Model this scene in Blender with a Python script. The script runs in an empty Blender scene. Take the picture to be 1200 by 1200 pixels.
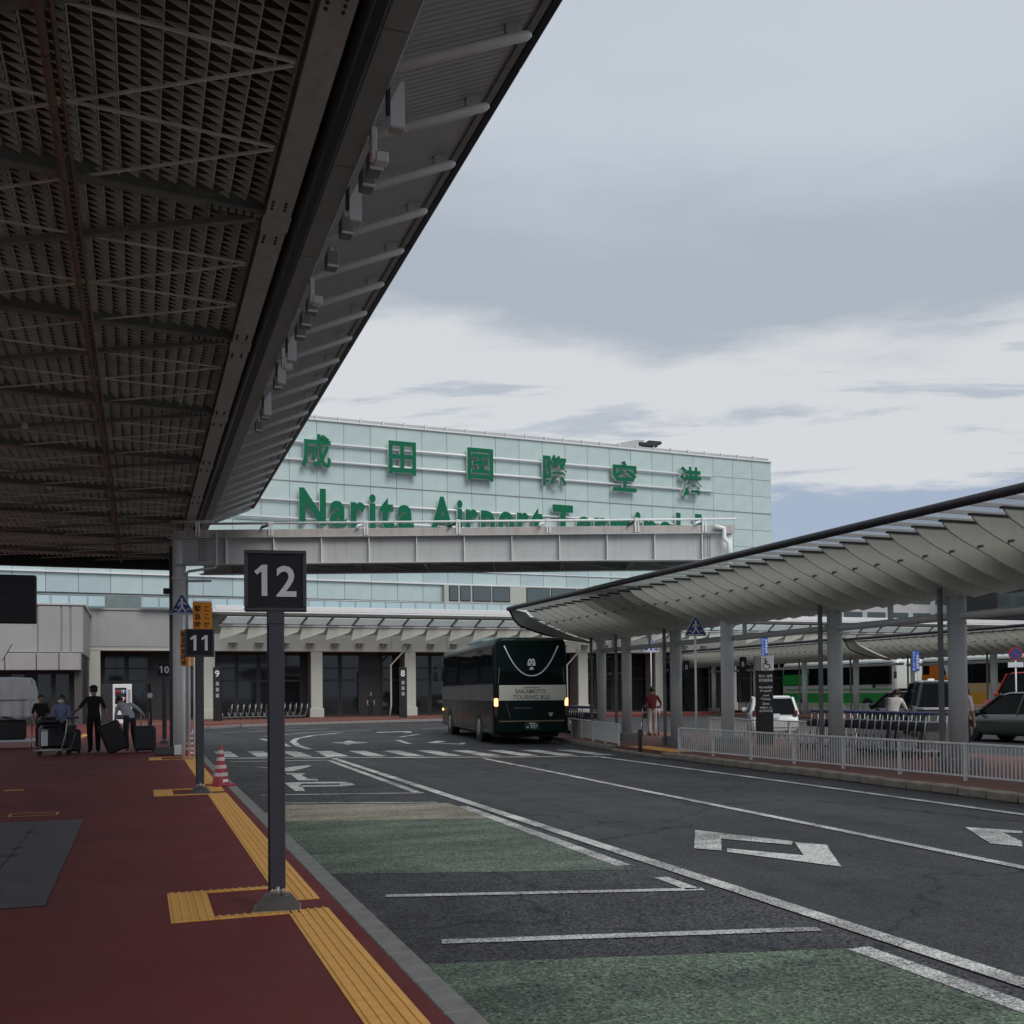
import bpy, math, random
from mathutils import Vector, Matrix
random.seed(7)
R = math.radians
sc = bpy.context.scene
COL = sc.collection
# ------------------------------------------------------------------ camera
YAW, PITCH, ROLL = R(19.95), math.atan(21/1200), 0.0095
fw = Vector((math.sin(YAW)*math.cos(PITCH), math.cos(YAW)*math.cos(PITCH), math.sin(PITCH)))
rt = Vector((math.cos(YAW), -math.sin(YAW), 0)); up = rt.cross(fw)
r2 = rt*math.cos(ROLL) - up*math.sin(ROLL); u2 = up*math.cos(ROLL) + rt*math.sin(ROLL)
cd = bpy.data.cameras.new('camera'); cam = bpy.data.objects.new('camera', cd); COL.objects.link(cam)
m3 = Matrix((r2, u2, -fw)).transposed()
cam.matrix_world = Matrix.Translation((0, 0, 1.7)) @ m3.to_4x4()
cd.sensor_width = 36; cd.sensor_fit = 'HORIZONTAL'; cd.lens = 36; cd.shift_y = 190/1200
cd.clip_start = 0.05; cd.clip_end = 3000
sc.camera = cam
# ------------------------------------------------------------------ sky
SUN_EL, SUN_AZ = R(46), R(168)          # compass angle from +Y towards +X
w = bpy.data.worlds.new('World'); sc.world = w; w.use_nodes = True
nt = w.node_tree; nt.nodes.clear()
def N(tree, typ, **kw):
    n = tree.nodes.new(typ)
    for k, v in kw.items():
        if k in n.bl_rna.properties: setattr(n, k, v)
    return n
def setin(n, **kw):
    for k, v in kw.items(): n.inputs[k.replace('_', ' ')].default_value = v
def mth(tree, op, a, b=None, c=None, clamp=False):
    n = tree.nodes.new('ShaderNodeMath'); n.operation = op; n.use_clamp = clamp
    for i, v in enumerate((a, b, c)):
        if v is None: continue
        if isinstance(v, (int, float)): n.inputs[i].default_value = v
        else: tree.links.new(v, n.inputs[i])
    return n.outputs[0]
def mixc(tree, fac, a, b):
    n = tree.nodes.new('ShaderNodeMix'); n.data_type = 'RGBA'
    for s, v in ((n.inputs[0], fac), (n.inputs[6], a), (n.inputs[7], b)):
        if isinstance(v, (int, float)): s.default_value = v
        elif isinstance(v, tuple): s.default_value = v if len(v) == 4 else (*v, 1)
        else: tree.links.new(v, s)
    return n.outputs[2]
def build_world():
    L = nt.links
    sky = N(nt, 'ShaderNodeTexSky', sky_type='NISHITA'); sky.sun_disc = False
    sky.sun_elevation = SUN_EL; sky.sun_rotation = SUN_AZ
    tc = N(nt, 'ShaderNodeTexCoord'); sp = N(nt, 'ShaderNodeSeparateXYZ'); L.new(tc.outputs['Generated'], sp.inputs[0])
    zc = mth(nt, 'MAXIMUM', sp.outputs[2], 0.0)
    den = mth(nt, 'ADD', zc, 0.16)
    cb = N(nt, 'ShaderNodeCombineXYZ')
    L.new(mth(nt, 'DIVIDE', sp.outputs[0], den), cb.inputs[0]); L.new(mth(nt, 'DIVIDE', sp.outputs[1], den), cb.inputs[1])
    def noise(sx, sy, scale, det, rough, off, dist=0.0):
        mp = N(nt, 'ShaderNodeMapping'); mp.inputs['Scale'].default_value = (sx, sy, 1); mp.inputs['Location'].default_value = off
        m0 = N(nt, 'ShaderNodeMapping'); m0.inputs['Rotation'].default_value = (0, 0, R(28)); L.new(cb.outputs[0], m0.inputs[0])
        L.new(m0.outputs[0], mp.inputs[0]); n = N(nt, 'ShaderNodeTexNoise'); L.new(mp.outputs[0], n.inputs[0])
        setin(n, Scale=scale, Detail=det, Roughness=rough, Distortion=dist); return n.outputs[0]
    n1 = noise(0.5, 1.0, 1.1, 6, .55, (3.1, 1.7, 0), .3)
    n2 = noise(0.8, 1.6, 2.6, 7, .6, (7.3, 2.1, 0), .2)
    f = mth(nt, 'ADD', mth(nt, 'MULTIPLY', n1, .7), mth(nt, 'MULTIPLY', n2, .3))
    def sstep(v, a, b_):
        r = N(nt, 'ShaderNodeMapRange'); r.interpolation_type = 'SMOOTHSTEP'; setin(r, From_Min=a, From_Max=b_); L.new(v, r.inputs[0]); return r.outputs[0]
    zn = mth(nt, 'ADD', sp.outputs[2], mth(nt, 'MULTIPLY', mth(nt, 'SUBTRACT', f, .5), .30))
    # cloud deck, greyer towards its base
    deck = mixc(nt, sstep(f, .36, .64), (5.2, 5.7, 6.4), (5.75, 6.25, 6.9))
    c = mixc(nt, mth(nt, 'MULTIPLY', sstep(zn, .50, .37), .95), deck, (4.15, 4.65, 5.3))
    n3 = noise(0.75, 2.6, 1.5, 7, .6, (1.3, 9.7, 0), .35)
    pale = mixc(nt, mth(nt, 'MULTIPLY', sstep(n3, .52, .60), .85), (6.8, 7.0, 7.2), (4.5, 5.0, 5.7))
    c = mixc(nt, sstep(zn, .355, .315), c, pale)
    bank = N(nt, 'ShaderNodeMapRange'); bank.interpolation_type = 'SMOOTHSTEP'; setin(bank, From_Min=.186, From_Max=.172)
    L.new(mth(nt, 'ADD', sp.outputs[2], mth(nt, 'MULTIPLY', mth(nt, 'SUBTRACT', n2, .5), .07)), bank.inputs[0])
    c = mixc(nt, bank.outputs[0], c, (3.7, 4.45, 5.7))
    c = mixc(nt, .06, c, sky.outputs[0])
    bg = N(nt, 'ShaderNodeBackground'); bg.inputs[1].default_value = 0.08; L.new(c, bg.inputs[0])
    out = N(nt, 'ShaderNodeOutputWorld'); L.new(bg.outputs[0], out.inputs[0])
build_world()
sd = bpy.data.lights.new('sun', 'SUN'); sun = bpy.data.objects.new('sun', sd); COL.objects.link(sun)
sd.energy = 1.5; sd.angle = R(35); sd.color = (1, .97, .93)
sdir = Vector((math.sin(SUN_AZ)*math.cos(SUN_EL), math.cos(SUN_AZ)*math.cos(SUN_EL), math.sin(SUN_EL)))
sun.rotation_euler = sdir.to_track_quat('Z', 'Y').to_euler(); sun.location = (0, 0, 60)
sc.view_settings.view_transform = 'Standard'; sc.view_settings.look = 'None'
sc.view_settings.exposure = 0.35; sc.view_settings.gamma = 1
# ------------------------------------------------------------------ materials
MATS = {}
def mat(name, col, rough=.6, metal=0.0, var=.12, scale=2.0, bump=0.0, bscale=60, spec=.5, coat=0.0, emit=None, trans=0.0, streak=0.0, grime=None):
    if name in MATS: return MATS[name]
    m = bpy.data.materials.new(name); m.use_nodes = True; t = m.node_tree; b = t.nodes['Principled BSDF']
    tc = t.nodes.new('ShaderNodeTexCoord')
    n = t.nodes.new('ShaderNodeTexNoise'); setin(n, Scale=scale, Detail=5, Roughness=.6); t.links.new(tc.outputs['Object'], n.inputs[0])
    lo = tuple(max(0, c*(1-var)) for c in col); hi = tuple(min(1, c*(1+var)) for c in col)
    mr = t.nodes.new('ShaderNodeMapRange'); setin(mr, From_Min=.3, From_Max=.7); t.links.new(n.outputs[0], mr.inputs[0])
    c = mixc(t, mr.outputs[0], lo, hi)
    if streak:
        mp = t.nodes.new('ShaderNodeMapping'); mp.inputs['Scale'].default_value = (9, 9, .6); t.links.new(tc.outputs['Object'], mp.inputs[0])
        n3 = t.nodes.new('ShaderNodeTexNoise'); setin(n3, Scale=1.0, Detail=4); t.links.new(mp.outputs[0], n3.inputs[0])
        m3_ = t.nodes.new('ShaderNodeMapRange'); setin(m3_, From_Min=.5, From_Max=.75); t.links.new(n3.outputs[0], m3_.inputs[0])
        g = grime or tuple(x*.45 for x in col)
        c = mixc(t, mth(t, 'MULTIPLY', m3_.outputs[0], streak), c, g)
    t.links.new(c, b.inputs['Base Color'])
    setin(b, Roughness=rough, Metallic=metal); b.inputs['Specular IOR Level'].default_value = spec
    if coat: b.inputs['Coat Weight'].default_value = coat; b.inputs['Coat Roughness'].default_value = .05
    if trans: b.inputs['Transmission Weight'].default_value = trans
    if emit: b.inputs['Emission Color'].default_value = (*emit[0], 1); b.inputs['Emission Strength'].default_value = emit[1]
    ra = .16*min(1, rough/.3); rn = mth(t, 'MULTIPLY_ADD', n.outputs[0], ra, max(0.01, rough-ra/2)); t.links.new(rn, b.inputs['Roughness'])
    if bump:
        n2 = t.nodes.new('ShaderNodeTexNoise'); setin(n2, Scale=bscale, Detail=4); t.links.new(tc.outputs['Object'], n2.inputs[0])
        bp = t.nodes.new('ShaderNodeBump'); setin(bp, Strength=bump, Distance=.01); t.links.new(n2.outputs[0], bp.inputs['Height']); t.links.new(bp.outputs[0], b.inputs['Normal'])
    MATS[name] = m; return m
def ground_mat(name, base, speck=.5, paint=None, wear=.5, sscale=150, soft=False):
    """asphalt: aggregate specks, patches, oil stains; optional worn paint on top"""
    m = bpy.data.materials.new(name); m.use_nodes = True; t = m.node_tree; b = t.nodes['Principled BSDF']; L = t.links
    tc = t.nodes.new('ShaderNodeTexCoord')
    def nz(scale, det=5, rough=.6, sx=1, sy=1):
        src = tc.outputs['Object']
        if sx != 1 or sy != 1:
            mp = t.nodes.new('ShaderNodeMapping'); mp.inputs['Scale'].default_value = (sx, sy, 1); L.new(src, mp.inputs[0]); src = mp.outputs[0]
        n = t.nodes.new('ShaderNodeTexNoise'); setin(n, Scale=scale, Detail=det, Roughness=rough); L.new(src, n.inputs[0]); return n.outputs[0]
    def rng(v, a, b_, lo=0, hi=1):
        r = t.nodes.new('ShaderNodeMapRange'); setin(r, From_Min=a, From_Max=b_, To_Min=lo, To_Max=hi); L.new(v, r.inputs[0]); return r.outputs[0]
    vo = t.nodes.new('ShaderNodeTexVoronoi'); vo.inputs['Scale'].default_value = sscale; L.new(tc.outputs['Object'], vo.inputs[0])
    vs = t.nodes.new('ShaderNodeSeparateColor'); L.new(vo.outputs['Color'], vs.inputs[0])
    big = rng(nz(.35, 6), .3, .7, .80 if soft else .68, 1.16 if soft else 1.26)
    tyre = rng(nz(.9, 5, .6, 1.6, .06), .35, .7, 1.03 if soft else 1.12, .93 if soft else .76)
    sp = rng(vs.outputs[0], 0, 1, 1-speck, 1+speck*1.15)
    oil = rng(nz(1.3, 3, .5), .62, .72, 1, .86 if soft else .62)          # drips and stains
    wv = t.nodes.new('ShaderNodeTexVoronoi'); wv.feature = 'DISTANCE_TO_EDGE'; wv.inputs['Scale'].default_value = .23
    wm = t.nodes.new('ShaderNodeVectorMath'); wm.operation = 'MULTIPLY_ADD'; nn = t.nodes.new('ShaderNodeTexNoise'); setin(nn, Scale=1.6, Detail=5); L.new(tc.outputs['Object'], nn.inputs[0])
    L.new(nn.outputs[1], wm.inputs[0]); wm.inputs[1].default_value = (.9, .9, 0); L.new(tc.outputs['Object'], wm.inputs[2]); L.new(wm.outputs[0], wv.inputs[0])
    crack = rng(wv.outputs[0], .003, .009, .93 if soft else .5, 1)
    k = mth(t, 'MULTIPLY', mth(t, 'MULTIPLY', mth(t, 'MULTIPLY', big, tyre), sp), mth(t, 'MULTIPLY', oil, crack))
    def scaled(col, kk):
        mx = t.nodes.new('ShaderNodeMix'); mx.data_type = 'RGBA'; mx.blend_type = 'MULTIPLY'; mx.inputs[0].default_value = 1
        mx.inputs[6].default_value = (*col, 1); cc = t.nodes.new('ShaderNodeCombineColor')
        for i in range(3): L.new(kk, cc.inputs[i])
        L.new(cc.outputs[0], mx.inputs[7]); return mx.outputs[2]
    c = scaled(base, k)
    if paint:
        wn = mth(t, 'ADD', mth(t, 'ADD', mth(t, 'MULTIPLY', nz(1.1, 6, .65, .5, 1.5), .6), mth(t, 'MULTIPLY', nz(9, 5, .7, 1.6, .5), .18)), mth(t, 'MULTIPLY', vs.outputs[1], .28))
        wf = rng(wn, wear-.16, wear+.14, 1, 0)
        pk = mth(t, 'MULTIPLY', rng(nz(.8, 6), .3, .7, .75, 1.2), rng(vs.outputs[2], 0, 1, 1-speck*.6, 1+speck*.6))
        blot = rng(nz(.8, 4, .55, .7, 1.3), .50, .68, 1.06, .58)
        c = mixc(t, mth(t, 'MULTIPLY', wf, .92), c, scaled(paint, mth(t, 'MULTIPLY', pk, blot)))
    L.new(c, b.inputs['Base Color']); b.inputs['Specular IOR Level'].default_value = .35
    L.new(rng(nz(1.7, 4), .3, .7, .62, .85), b.inputs['Roughness'])
    bp = t.nodes.new('ShaderNodeBump'); setin(bp, Strength=.5, Distance=.006); L.new(vo.outputs['Distance'], bp.inputs['Height']); L.new(bp.outputs[0], b.inputs['Normal'])
    return m
def glassmat(name, col, rough=.05, alpha=None):
    m = mat(name, col, rough, 0, .08, .6, spec=.6)
    if alpha is not None: m.node_tree.nodes['Principled BSDF'].inputs['Alpha'].default_value = alpha
    return m
A = ground_mat('asphalt', (.043, .043, .045), .6, sscale=75)
A_OLD = ground_mat('coarse_asphalt', (.045, .045, .048), .95, sscale=55)
GREEN = ground_mat('worn_green_surfacing', (.045, .05, .048), .9, (.16, .22, .15), .545, sscale=55)
TAN = ground_mat('worn_tan_surfacing', (.05, .05, .048), .6, (.36, .33, .25), .60, sscale=60)
PAINT = ground_mat('worn_white_road_paint', (.07, .07, .072), .3, (.70, .70, .68), .565, sscale=80)
REDP = ground_mat('red_pavement', (.158, .025, .024), .16, sscale=230, soft=True)
REDF = mat('red_pavement_worn', (.17, .075, .058), .8, 0, .2, .8, .3, 90, .3)
KERB = mat('kerb_concrete', (.22, .215, .205), .85, 0, .22, 6, .5, 120, .3)
KERBR = mat('weathered_kerb_stone', (.24, .205, .165), .9, 0, .35, 3, .7, 60, .25)
YEL = mat('yellow_tactile_rubber', (.80, .42, .10), .6, 0, .14, 8, .15, 200, .35)
PLATE = mat('steel_cover_plate', (.105, .095, .10), .6, .25, .12, 3, .2, 160)
FIN = mat('grey_green_painted_steel', (.58, .60, .53), .5, 0, .06, 1.2, 0, streak=.18)
WHITEP = mat('white_painted_steel', (.76, .78, .76), .45, 0, .06, 2, streak=.15)
GREYP = mat('grey_painted_steel', (.46, .47, .465), .5, 0, .06, 1.5, streak=.22, grime=(.24, .21, .18))
COLP = mat('column_grey_paint', (.50, .505, .48), .5, 0, .06, 1.5, streak=.2)
DARKM = mat('dark_bronze_metal', (.035, .033, .036), .45, .3, .15, 4)
BLACK = mat('black_metal', (.012, .012, .013), .5, 0, .2, 4)
BROWNM = mat('brown_painted_beam', (.20, .235, .22), .6, 0, .12, 2, streak=.3, grime=(.10, .06, .04))
EDGEB = mat('edge_beam_paint', (.40, .45, .43), .55, 0, .08, 2, streak=.35, grime=(.25,.18,.14))
RUST = mat('rusty_pipe', (.20, .15, .11), .75, 0, .3, 6)
LOUV = mat('ceiling_louvre_metal', (.66, .74, .64), .55, 0, .22, 2.5)
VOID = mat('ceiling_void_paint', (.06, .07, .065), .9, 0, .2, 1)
FASC = mat('fascia_brown_aluminium', (.29, .31, .305), .45, .1, .06, 2)
SOFF = mat('ribbed_soffit_metal', (.46, .45, .44), .5, .1, .06, 1.4)
POLE = mat('sign_pole_purple_grey', (.070, .068, .080), .42, .35, .1, 5, streak=.15)
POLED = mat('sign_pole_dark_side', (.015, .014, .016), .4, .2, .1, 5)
FACEB = mat('sign_black_face', (.008, .008, .009), .6, 0, .1, 5)
DIGIT = mat('sign_grey_figures', (.80, .80, .80), .5, 0, .03, 5)
STEEL = mat('galvanised_steel', (.42, .42, .42), .4, .6, .12, 8)
FENCE = mat('fence_aluminium', (.66, .65, .62), .5, .25, .12, 3, streak=.25, grime=(.2, .16, .12))
AQUA = glassmat('aqua_facade_glass', (.46, .56, .555), .16)
AQUA2 = glassmat('aqua_facade_glass_blue', (.40, .495, .51), .16)
AQUA3 = glassmat('aqua_facade_glass_pale', (.48, .585, .57), .18)
SEAM = mat('facade_joint', (.16, .20, .20), .6)
BARW = mat('white_sign_rail', (.78, .79, .78), .35, .1, .04, 2)
SGREEN = mat('sign_green', (.002, .125, .062), .6, 0, .08, 2, spec=.2)
SEDGE = mat('sign_letter_side', (.66, .68, .66), .4, 0, .06, 2)
BEIGE = mat('facade_beige_panel', (.42, .425, .38), .6, 0, .06, .5, streak=.12)
LGREY = mat('facade_light_grey_panel', (.31, .305, .30), .55, 0, .06, .6, streak=.15)
CORN = mat('cornice_white', (.72, .72, .72), .5, 0, .04, 1, streak=.12)
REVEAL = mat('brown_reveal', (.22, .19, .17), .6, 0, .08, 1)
DGLASS = glassmat('dark_door_glass', (.012, .014, .015), .04)
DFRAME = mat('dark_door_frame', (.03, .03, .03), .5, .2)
WGLASS = glassmat('window_glass_grey', (.09, .115, .12), .05)
CGLASS = glassmat('canopy_glass', (.62, .70, .70), .12, .35)
RUBBER = mat('rubber', (.012, .012, .012), .8)
RIM = mat('wheel_rim', (.45, .45, .45), .3, .8)
ORANGE = mat('orange_sign', (.78, .28, .02), .5, 0, .05, 4)
INK = mat('sign_ink', (.02, .012, .008), .6)
BLUE = mat('blue_sign', (.025, .065, .23), .4, 0, .06, 4)
BLUEB = mat('bright_blue_sign', (.02, .10, .48), .4, 0, .05, 4)
WSIGN = mat('sign_white', (.74, .75, .76), .45, 0, .04, 4)
CONE = mat('cone_red', (.34, .03, .045), .5, 0, .12, 9)
CONEW = mat('cone_white_tape', (.50, .42, .42), .6, 0, .35, 14)
SKIN = mat('skin', (.36, .22, .16), .6, 0, .06, 9)
HAIR = mat('black_hair', (.012, .010, .010), .55)
CHROME = mat('trolley_steel', (.5, .5, .5), .3, .8, .1, 9)
NAVY = mat('navy_handle', (.015, .02, .09), .45)
# ------------------------------------------------------------------ mesh builder
class MB:
    def __init__(s): s.v = []; s.f = []; s.m = []; s.s = []
    def add(s, vs, fs, m=0, sm=False):
        o = len(s.v); s.v += [tuple(p) for p in vs]
        for f in fs: s.f.append([i+o for i in f]); s.m.append(m); s.s.append(sm)
        return s
    def box(s, x0, x1, y0, y1, z0, z1, m=0):
        return s.add([(x0,y0,z0),(x1,y0,z0),(x1,y1,z0),(x0,y1,z0),(x0,y0,z1),(x1,y0,z1),(x1,y1,z1),(x0,y1,z1)],
              [(0,3,2,1),(4,5,6,7),(0,1,5,4),(1,2,6,5),(2,3,7,6),(3,0,4,7)], m)
    def bbox(s, x0, x1, y0, y1, z0, z1, b=.01, m=0):
        """box with chamfered edges"""
        v = []; ix = {}
        for i, X in enumerate((x0, x1)):
            for j, Y in enumerate((y0, y1)):
                for k, Z in enumerate((z0, z1)):
                    sx, sy, sz = (b if i == 0 else -b), (b if j == 0 else -b), (b if k == 0 else -b)
                    for a, p in enumerate(((X, Y+sy, Z+sz), (X+sx, Y, Z+sz), (X+sx, Y+sy, Z))):
                        ix[(i, j, k, a)] = len(v); v.append(p)
        f = []
        g = lambda i, j, k, a: ix[(i, j, k, a)]
        f.append([g(0,0,0,0),g(0,0,1,0),g(0,1,1,0),g(0,1,0,0)]); f.append([g(1,0,0,0),g(1,1,0,0),g(1,1,1,0),g(1,0,1,0)])
        f.append([g(0,0,0,1),g(1,0,0,1),g(1,0,1,1),g(0,0,1,1)]); f.append([g(0,1,0,1),g(0,1,1,1),g(1,1,1,1),g(1,1,0,1)])
        f.append([g(0,0,0,2),g(0,1,0,2),g(1,1,0,2),g(1,0,0,2)]); f.append([g(0,0,1,2),g(1,0,1,2),g(1,1,1,2),g(0,1,1,2)])
        for i in (0, 1):
            for j in (0, 1): f.append([g(i,j,0,0),g(i,j,1,0),g(i,j,1,1),g(i,j,0,1)])
        for i in (0, 1):
            for k in (0, 1): f.append([g(i,0,k,0),g(i,1,k,0),g(i,1,k,2),g(i,0,k,2)])
        for j in (0, 1):
            for k in (0, 1): f.append([g(0,j,k,1),g(1,j,k,1),g(1,j,k,2),g(0,j,k,2)])
        for i in (0, 1):
            for j in (0, 1):
                for k in (0, 1): f.append([g(i,j,k,0),g(i,j,k,1),g(i,j,k,2)])
        return s.add(v, f, m)
    def bar(s, p0, p1, wd, h, m=0, upv=(0,0,1)):
        p0, p1 = Vector(p0), Vector(p1); d = (p1-p0).normalized(); u = Vector(upv)
        if abs(d.dot(u)) > .98: u = Vector((0, 1, 0))
        a = d.cross(u).normalized(); c = a.cross(d)
        q = []
        for p in (p0, p1):
            for sa, sb in ((-1,-1),(1,-1),(1,1),(-1,1)): q.append(p + a*sa*wd/2 + c*sb*h/2)
        return s.add(q, [(3,2,1,0),(4,5,6,7),(0,1,5,4),(1,2,6,5),(2,3,7,6),(3,0,4,7)], m)
    def tube(s, pts, r, n=8, m=0, caps=True):
        pts = [Vector(p) for p in pts]; k = len(pts); rs = r if isinstance(r, (list, tuple)) else [r]*k
        vs = []; pa = None
        for i, p in enumerate(pts):
            d = (pts[min(i+1, k-1)] - pts[max(i-1, 0)]).normalized()
            if pa is None: pa = d.cross(Vector((0,0,1))); pa = Vector((1,0,0)) if pa.length < .05 else pa.normalized()
            else: pa = (pa - d*pa.dot(d)); pa = pa.normalized() if pa.length > 1e-6 else d.orthogonal().normalized()
            b = d.cross(pa)
            for j in range(n):
                a = 2*math.pi*j/n; vs.append(p + (pa*math.cos(a) + b*math.sin(a))*rs[i])
        fs = [(i*n+j, i*n+(j+1)%n, (i+1)*n+(j+1)%n, (i+1)*n+j) for i in range(k-1) for j in range(n)]
        s.add(vs, fs, m, True)
        if caps: o = len(s.v)-k*n; s.f += [[o+j for j in range(n)][::-1], [o+(k-1)*n+j for j in range(n)]]; s.m += [m, m]; s.s += [False, False]
        return s
    def lathe(s, prof, c=(0,0,0), n=16, m=0):
        vs = [(c[0]+r*math.cos(2*math.pi*j/n), c[1]+r*math.sin(2*math.pi*j/n), c[2]+z) for r, z in prof for j in range(n)]
        fs = [(i*n+j, i*n+(j+1)%n, (i+1)*n+(j+1)%n, (i+1)*n+j) for i in range(len(prof)-1) for j in range(n)]
        s.add(vs, fs, m, True); o = len(s.v)-len(vs); s.f.append([o+(len(prof)-1)*n+j for j in range(n)]); s.m.append(m); s.s.append(False)
        return s
    def ext(s, poly, vec, m=0, me=None):
        """polygon of 3D points extruded by vec (closed solid)"""
        poly = [Vector(p) for p in poly]; vec = Vector(vec); n = len(poly)
        s.add(poly + [p+vec for p in poly], [list(range(n))[::-1], list(range(n, 2*n))], m)
        o = len(s.v)-2*n
        for i in range(n): s.f.append([o+i, o+(i+1)%n, o+n+(i+1)%n, o+n+i]); s.m.append(m if me is None else me); s.s.append(False)
        return s
    def loft(s, rings, m=0, sm=True, caps=True):
        n = len(rings[0]); o = len(s.v)
        s.add([p for r in rings for p in r], [(i*n+j, i*n+(j+1)%n, (i+1)*n+(j+1)%n, (i+1)*n+j) for i in range(len(rings)-1) for j in range(n)], m, sm)
        if caps:
            s.f += [[o+j for j in range(n)][::-1], [o+(len(rings)-1)*n+j for j in range(n)]]; s.m += [m, m]; s.s += [False, False]
        return s
    def mesh(s, name, mats):
        me = bpy.data.meshes.new(name); me.from_pydata(s.v, [], s.f)
        for x in (mats if isinstance(mats, (list, tuple)) else [mats]): me.materials.append(x)
        me.polygons.foreach_set('material_index', s.m); me.polygons.foreach_set('use_smooth', s.s)
        me.update(); return me
    def build(s, name, mats, parent=None): return link(name, s.mesh(name, mats), parent)
def link(name, me, parent=None, loc=(0,0,0), rot=(0,0,0), scale=(1,1,1)):
    o = bpy.data.objects.new(name, me); COL.objects.link(o); o.parent = parent
    o.location = loc; o.rotation_euler = rot; o.scale = scale; return o
def tag(o, label, cat, group=None):
    o['label'] = label; o['category'] = cat
    if group: o['group'] = group
    return o
def thing(name, label, cat, loc=(0,0,0), rz=0, group=None):
    o = link(name, None, None, loc, (0,0,rz)); o.empty_display_size = .2; return tag(o, label, cat, group)
def structure(o): o['kind'] = 'structure'; return o
def stuff(o): o['kind'] = 'stuff'; return o
def kids(o): return [c for c in COL.objects if c.parent == o]
def copy_tree(o, parent=None, tree=None):
    c = o.copy(); COL.objects.link(c); c.parent = parent
    for ch in CHILD.get(o.name, []): copy_tree(ch, c)
    return c
CHILD = {}
def snapshot(root):
    """remember the children of a prototype for copying"""
    def rec(o):
        CHILD[o.name] = list(o.children)
        for c in o.children: rec(c)
    rec(root); return root
# ------------------------------------------------------------------ text meshes (all evaluated in one pass)
TX = {}
def prep_text(items):
    objs = {}
    for key, (body, off, ext, sp) in items.items():
        c = bpy.data.curves.new(key, 'FONT'); c.body = body; c.offset = off; c.extrude = ext; c.resolution_u = 3; c.space_character = sp
        c.align_x = 'LEFT'; o = bpy.data.objects.new(key, c); COL.objects.link(o); objs[key] = o
    bpy.context.view_layer.update(); dg = bpy.context.evaluated_depsgraph_get()
    for key, o in objs.items():
        me = bpy.data.meshes.new_from_object(o.evaluated_get(dg)); xs = [v.co.x for v in me.vertices]; ys = [v.co.y for v in me.vertices]
        TX[key] = (me, min(xs), max(xs), min(ys), max(ys))
    for o in objs.values():
        c = o.data; bpy.data.objects.remove(o); bpy.data.curves.remove(c)
T = {}
for ch in '成田国際空港': T['k_'+ch] = (ch, .024, .06, 1)
for ch in set('NaritaAirportTerminal1'): T['e_'+ch] = (ch, .036, .05, 1)
for k, b in dict(n12='12', n11='11', n10='10', n8='8', n9='9', n927='927').items(): T[k] = (b, .018, .004, 1.12)
for k, b in dict(koko='ここか', kinkyu='緊急時', kinkyu2='緊急時乗降場', sakamoto='SAKAMOTO', touring='TOURING BUS', classic='Classic Express', shogai='障がい者等', senyo='専用乗降場',
                 acc='Accessible', drop='Dropoff', and_='and', pick='Pickup', zone='Zone', blu='タクシーのりば', pk='一般車乗降場', jr='JR', den='バス', no33='33', zh='残障人士', ko='승하차장').items():
    T[k] = (b, .008, .004, 1.0)
for d in '02': T['d_'+d] = (d, .018, .004, 1)
prep_text(T)
def custom_text(key, digits):
    '''sans figures with a flagged 1, drawn as polygons'''
    b = MB(); x = 0
    for d in digits:
        if d == '1':
            p = [(0,.55),(.055,.475),(.155,.555),(.155,0),(.275,0),(.275,.70),(.165,.70)]; b.ext([(x+a,c,-.004) for a, c in p], (0,0,.008)); x += .47
        else:
            me, a0, a1, c0, c1 = TX['d_'+d]; o = len(b.v); b.add([((v.co.x-a0)*.92+x, v.co.y*.70/(c1-c0), v.co.z) for v in me.vertices], [list(pl.vertices) for pl in me.polygons]); x += (a1-a0)*.92+.1
    me = b.mesh(key, DIGIT); xs = [v[0] for v in b.v]; ys = [v[1] for v in b.v]; TX[key] = (me, min(xs), max(xs), min(ys), max(ys))
def text(key, material, parent, x0, x1, z0, z1, y, name='lettering', thick=None, mats=None, flip=False):
    """stand a text mesh upright (local XZ plane, facing -Y) inside the box x0..x1, z0..z1"""
    me, a, b, c, d = TX[key]
    me = me.copy(); me.materials.clear()
    for mm in (mats or [material]): me.materials.append(mm)
    sx = (x1-x0)/(b-a); sz = (z1-z0)/(d-c); st = 1 if thick is None else thick
    for v in me.vertices: p = v.co.copy(); v.co = (x0+(p.x-a)*sx, y - p.z*st, z0+(p.y-c)*sz)
    if mats:
        me.update()
        for p in me.polygons: p.material_index = 0 if p.normal.y < -.5 else 1
    return link(name, me, parent)
def vtext(keystr, material, parent, x0, x1, ztop, step, h, y, name='character'):
    pass
for k_ in ('12', '11', '10'): custom_text('n'+k_, k_)
# ------------------------------------------------------------------ ground
g = MB(); g.add([(-400,-300,0),(700,-300,0),(700,900,0),(-400,900,0)], [(0,1,2,3)])
ground = structure(g.build('ground', A))
def sheet(name, polys, material, z=.004, parent=ground):
    b = MB()
    for p in polys: b.add([(x, y, z) for x, y in p], [list(range(len(p)))])
    o = b.build(name, material, parent)
    me = o.data
    for pl in me.polygons:
        if pl.normal.z < 0: pl.flip()
    return o
def rect(x0, x1, y0, y1): return [(x0,y0),(x1,y0),(x1,y1),(x0,y1)]
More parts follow.
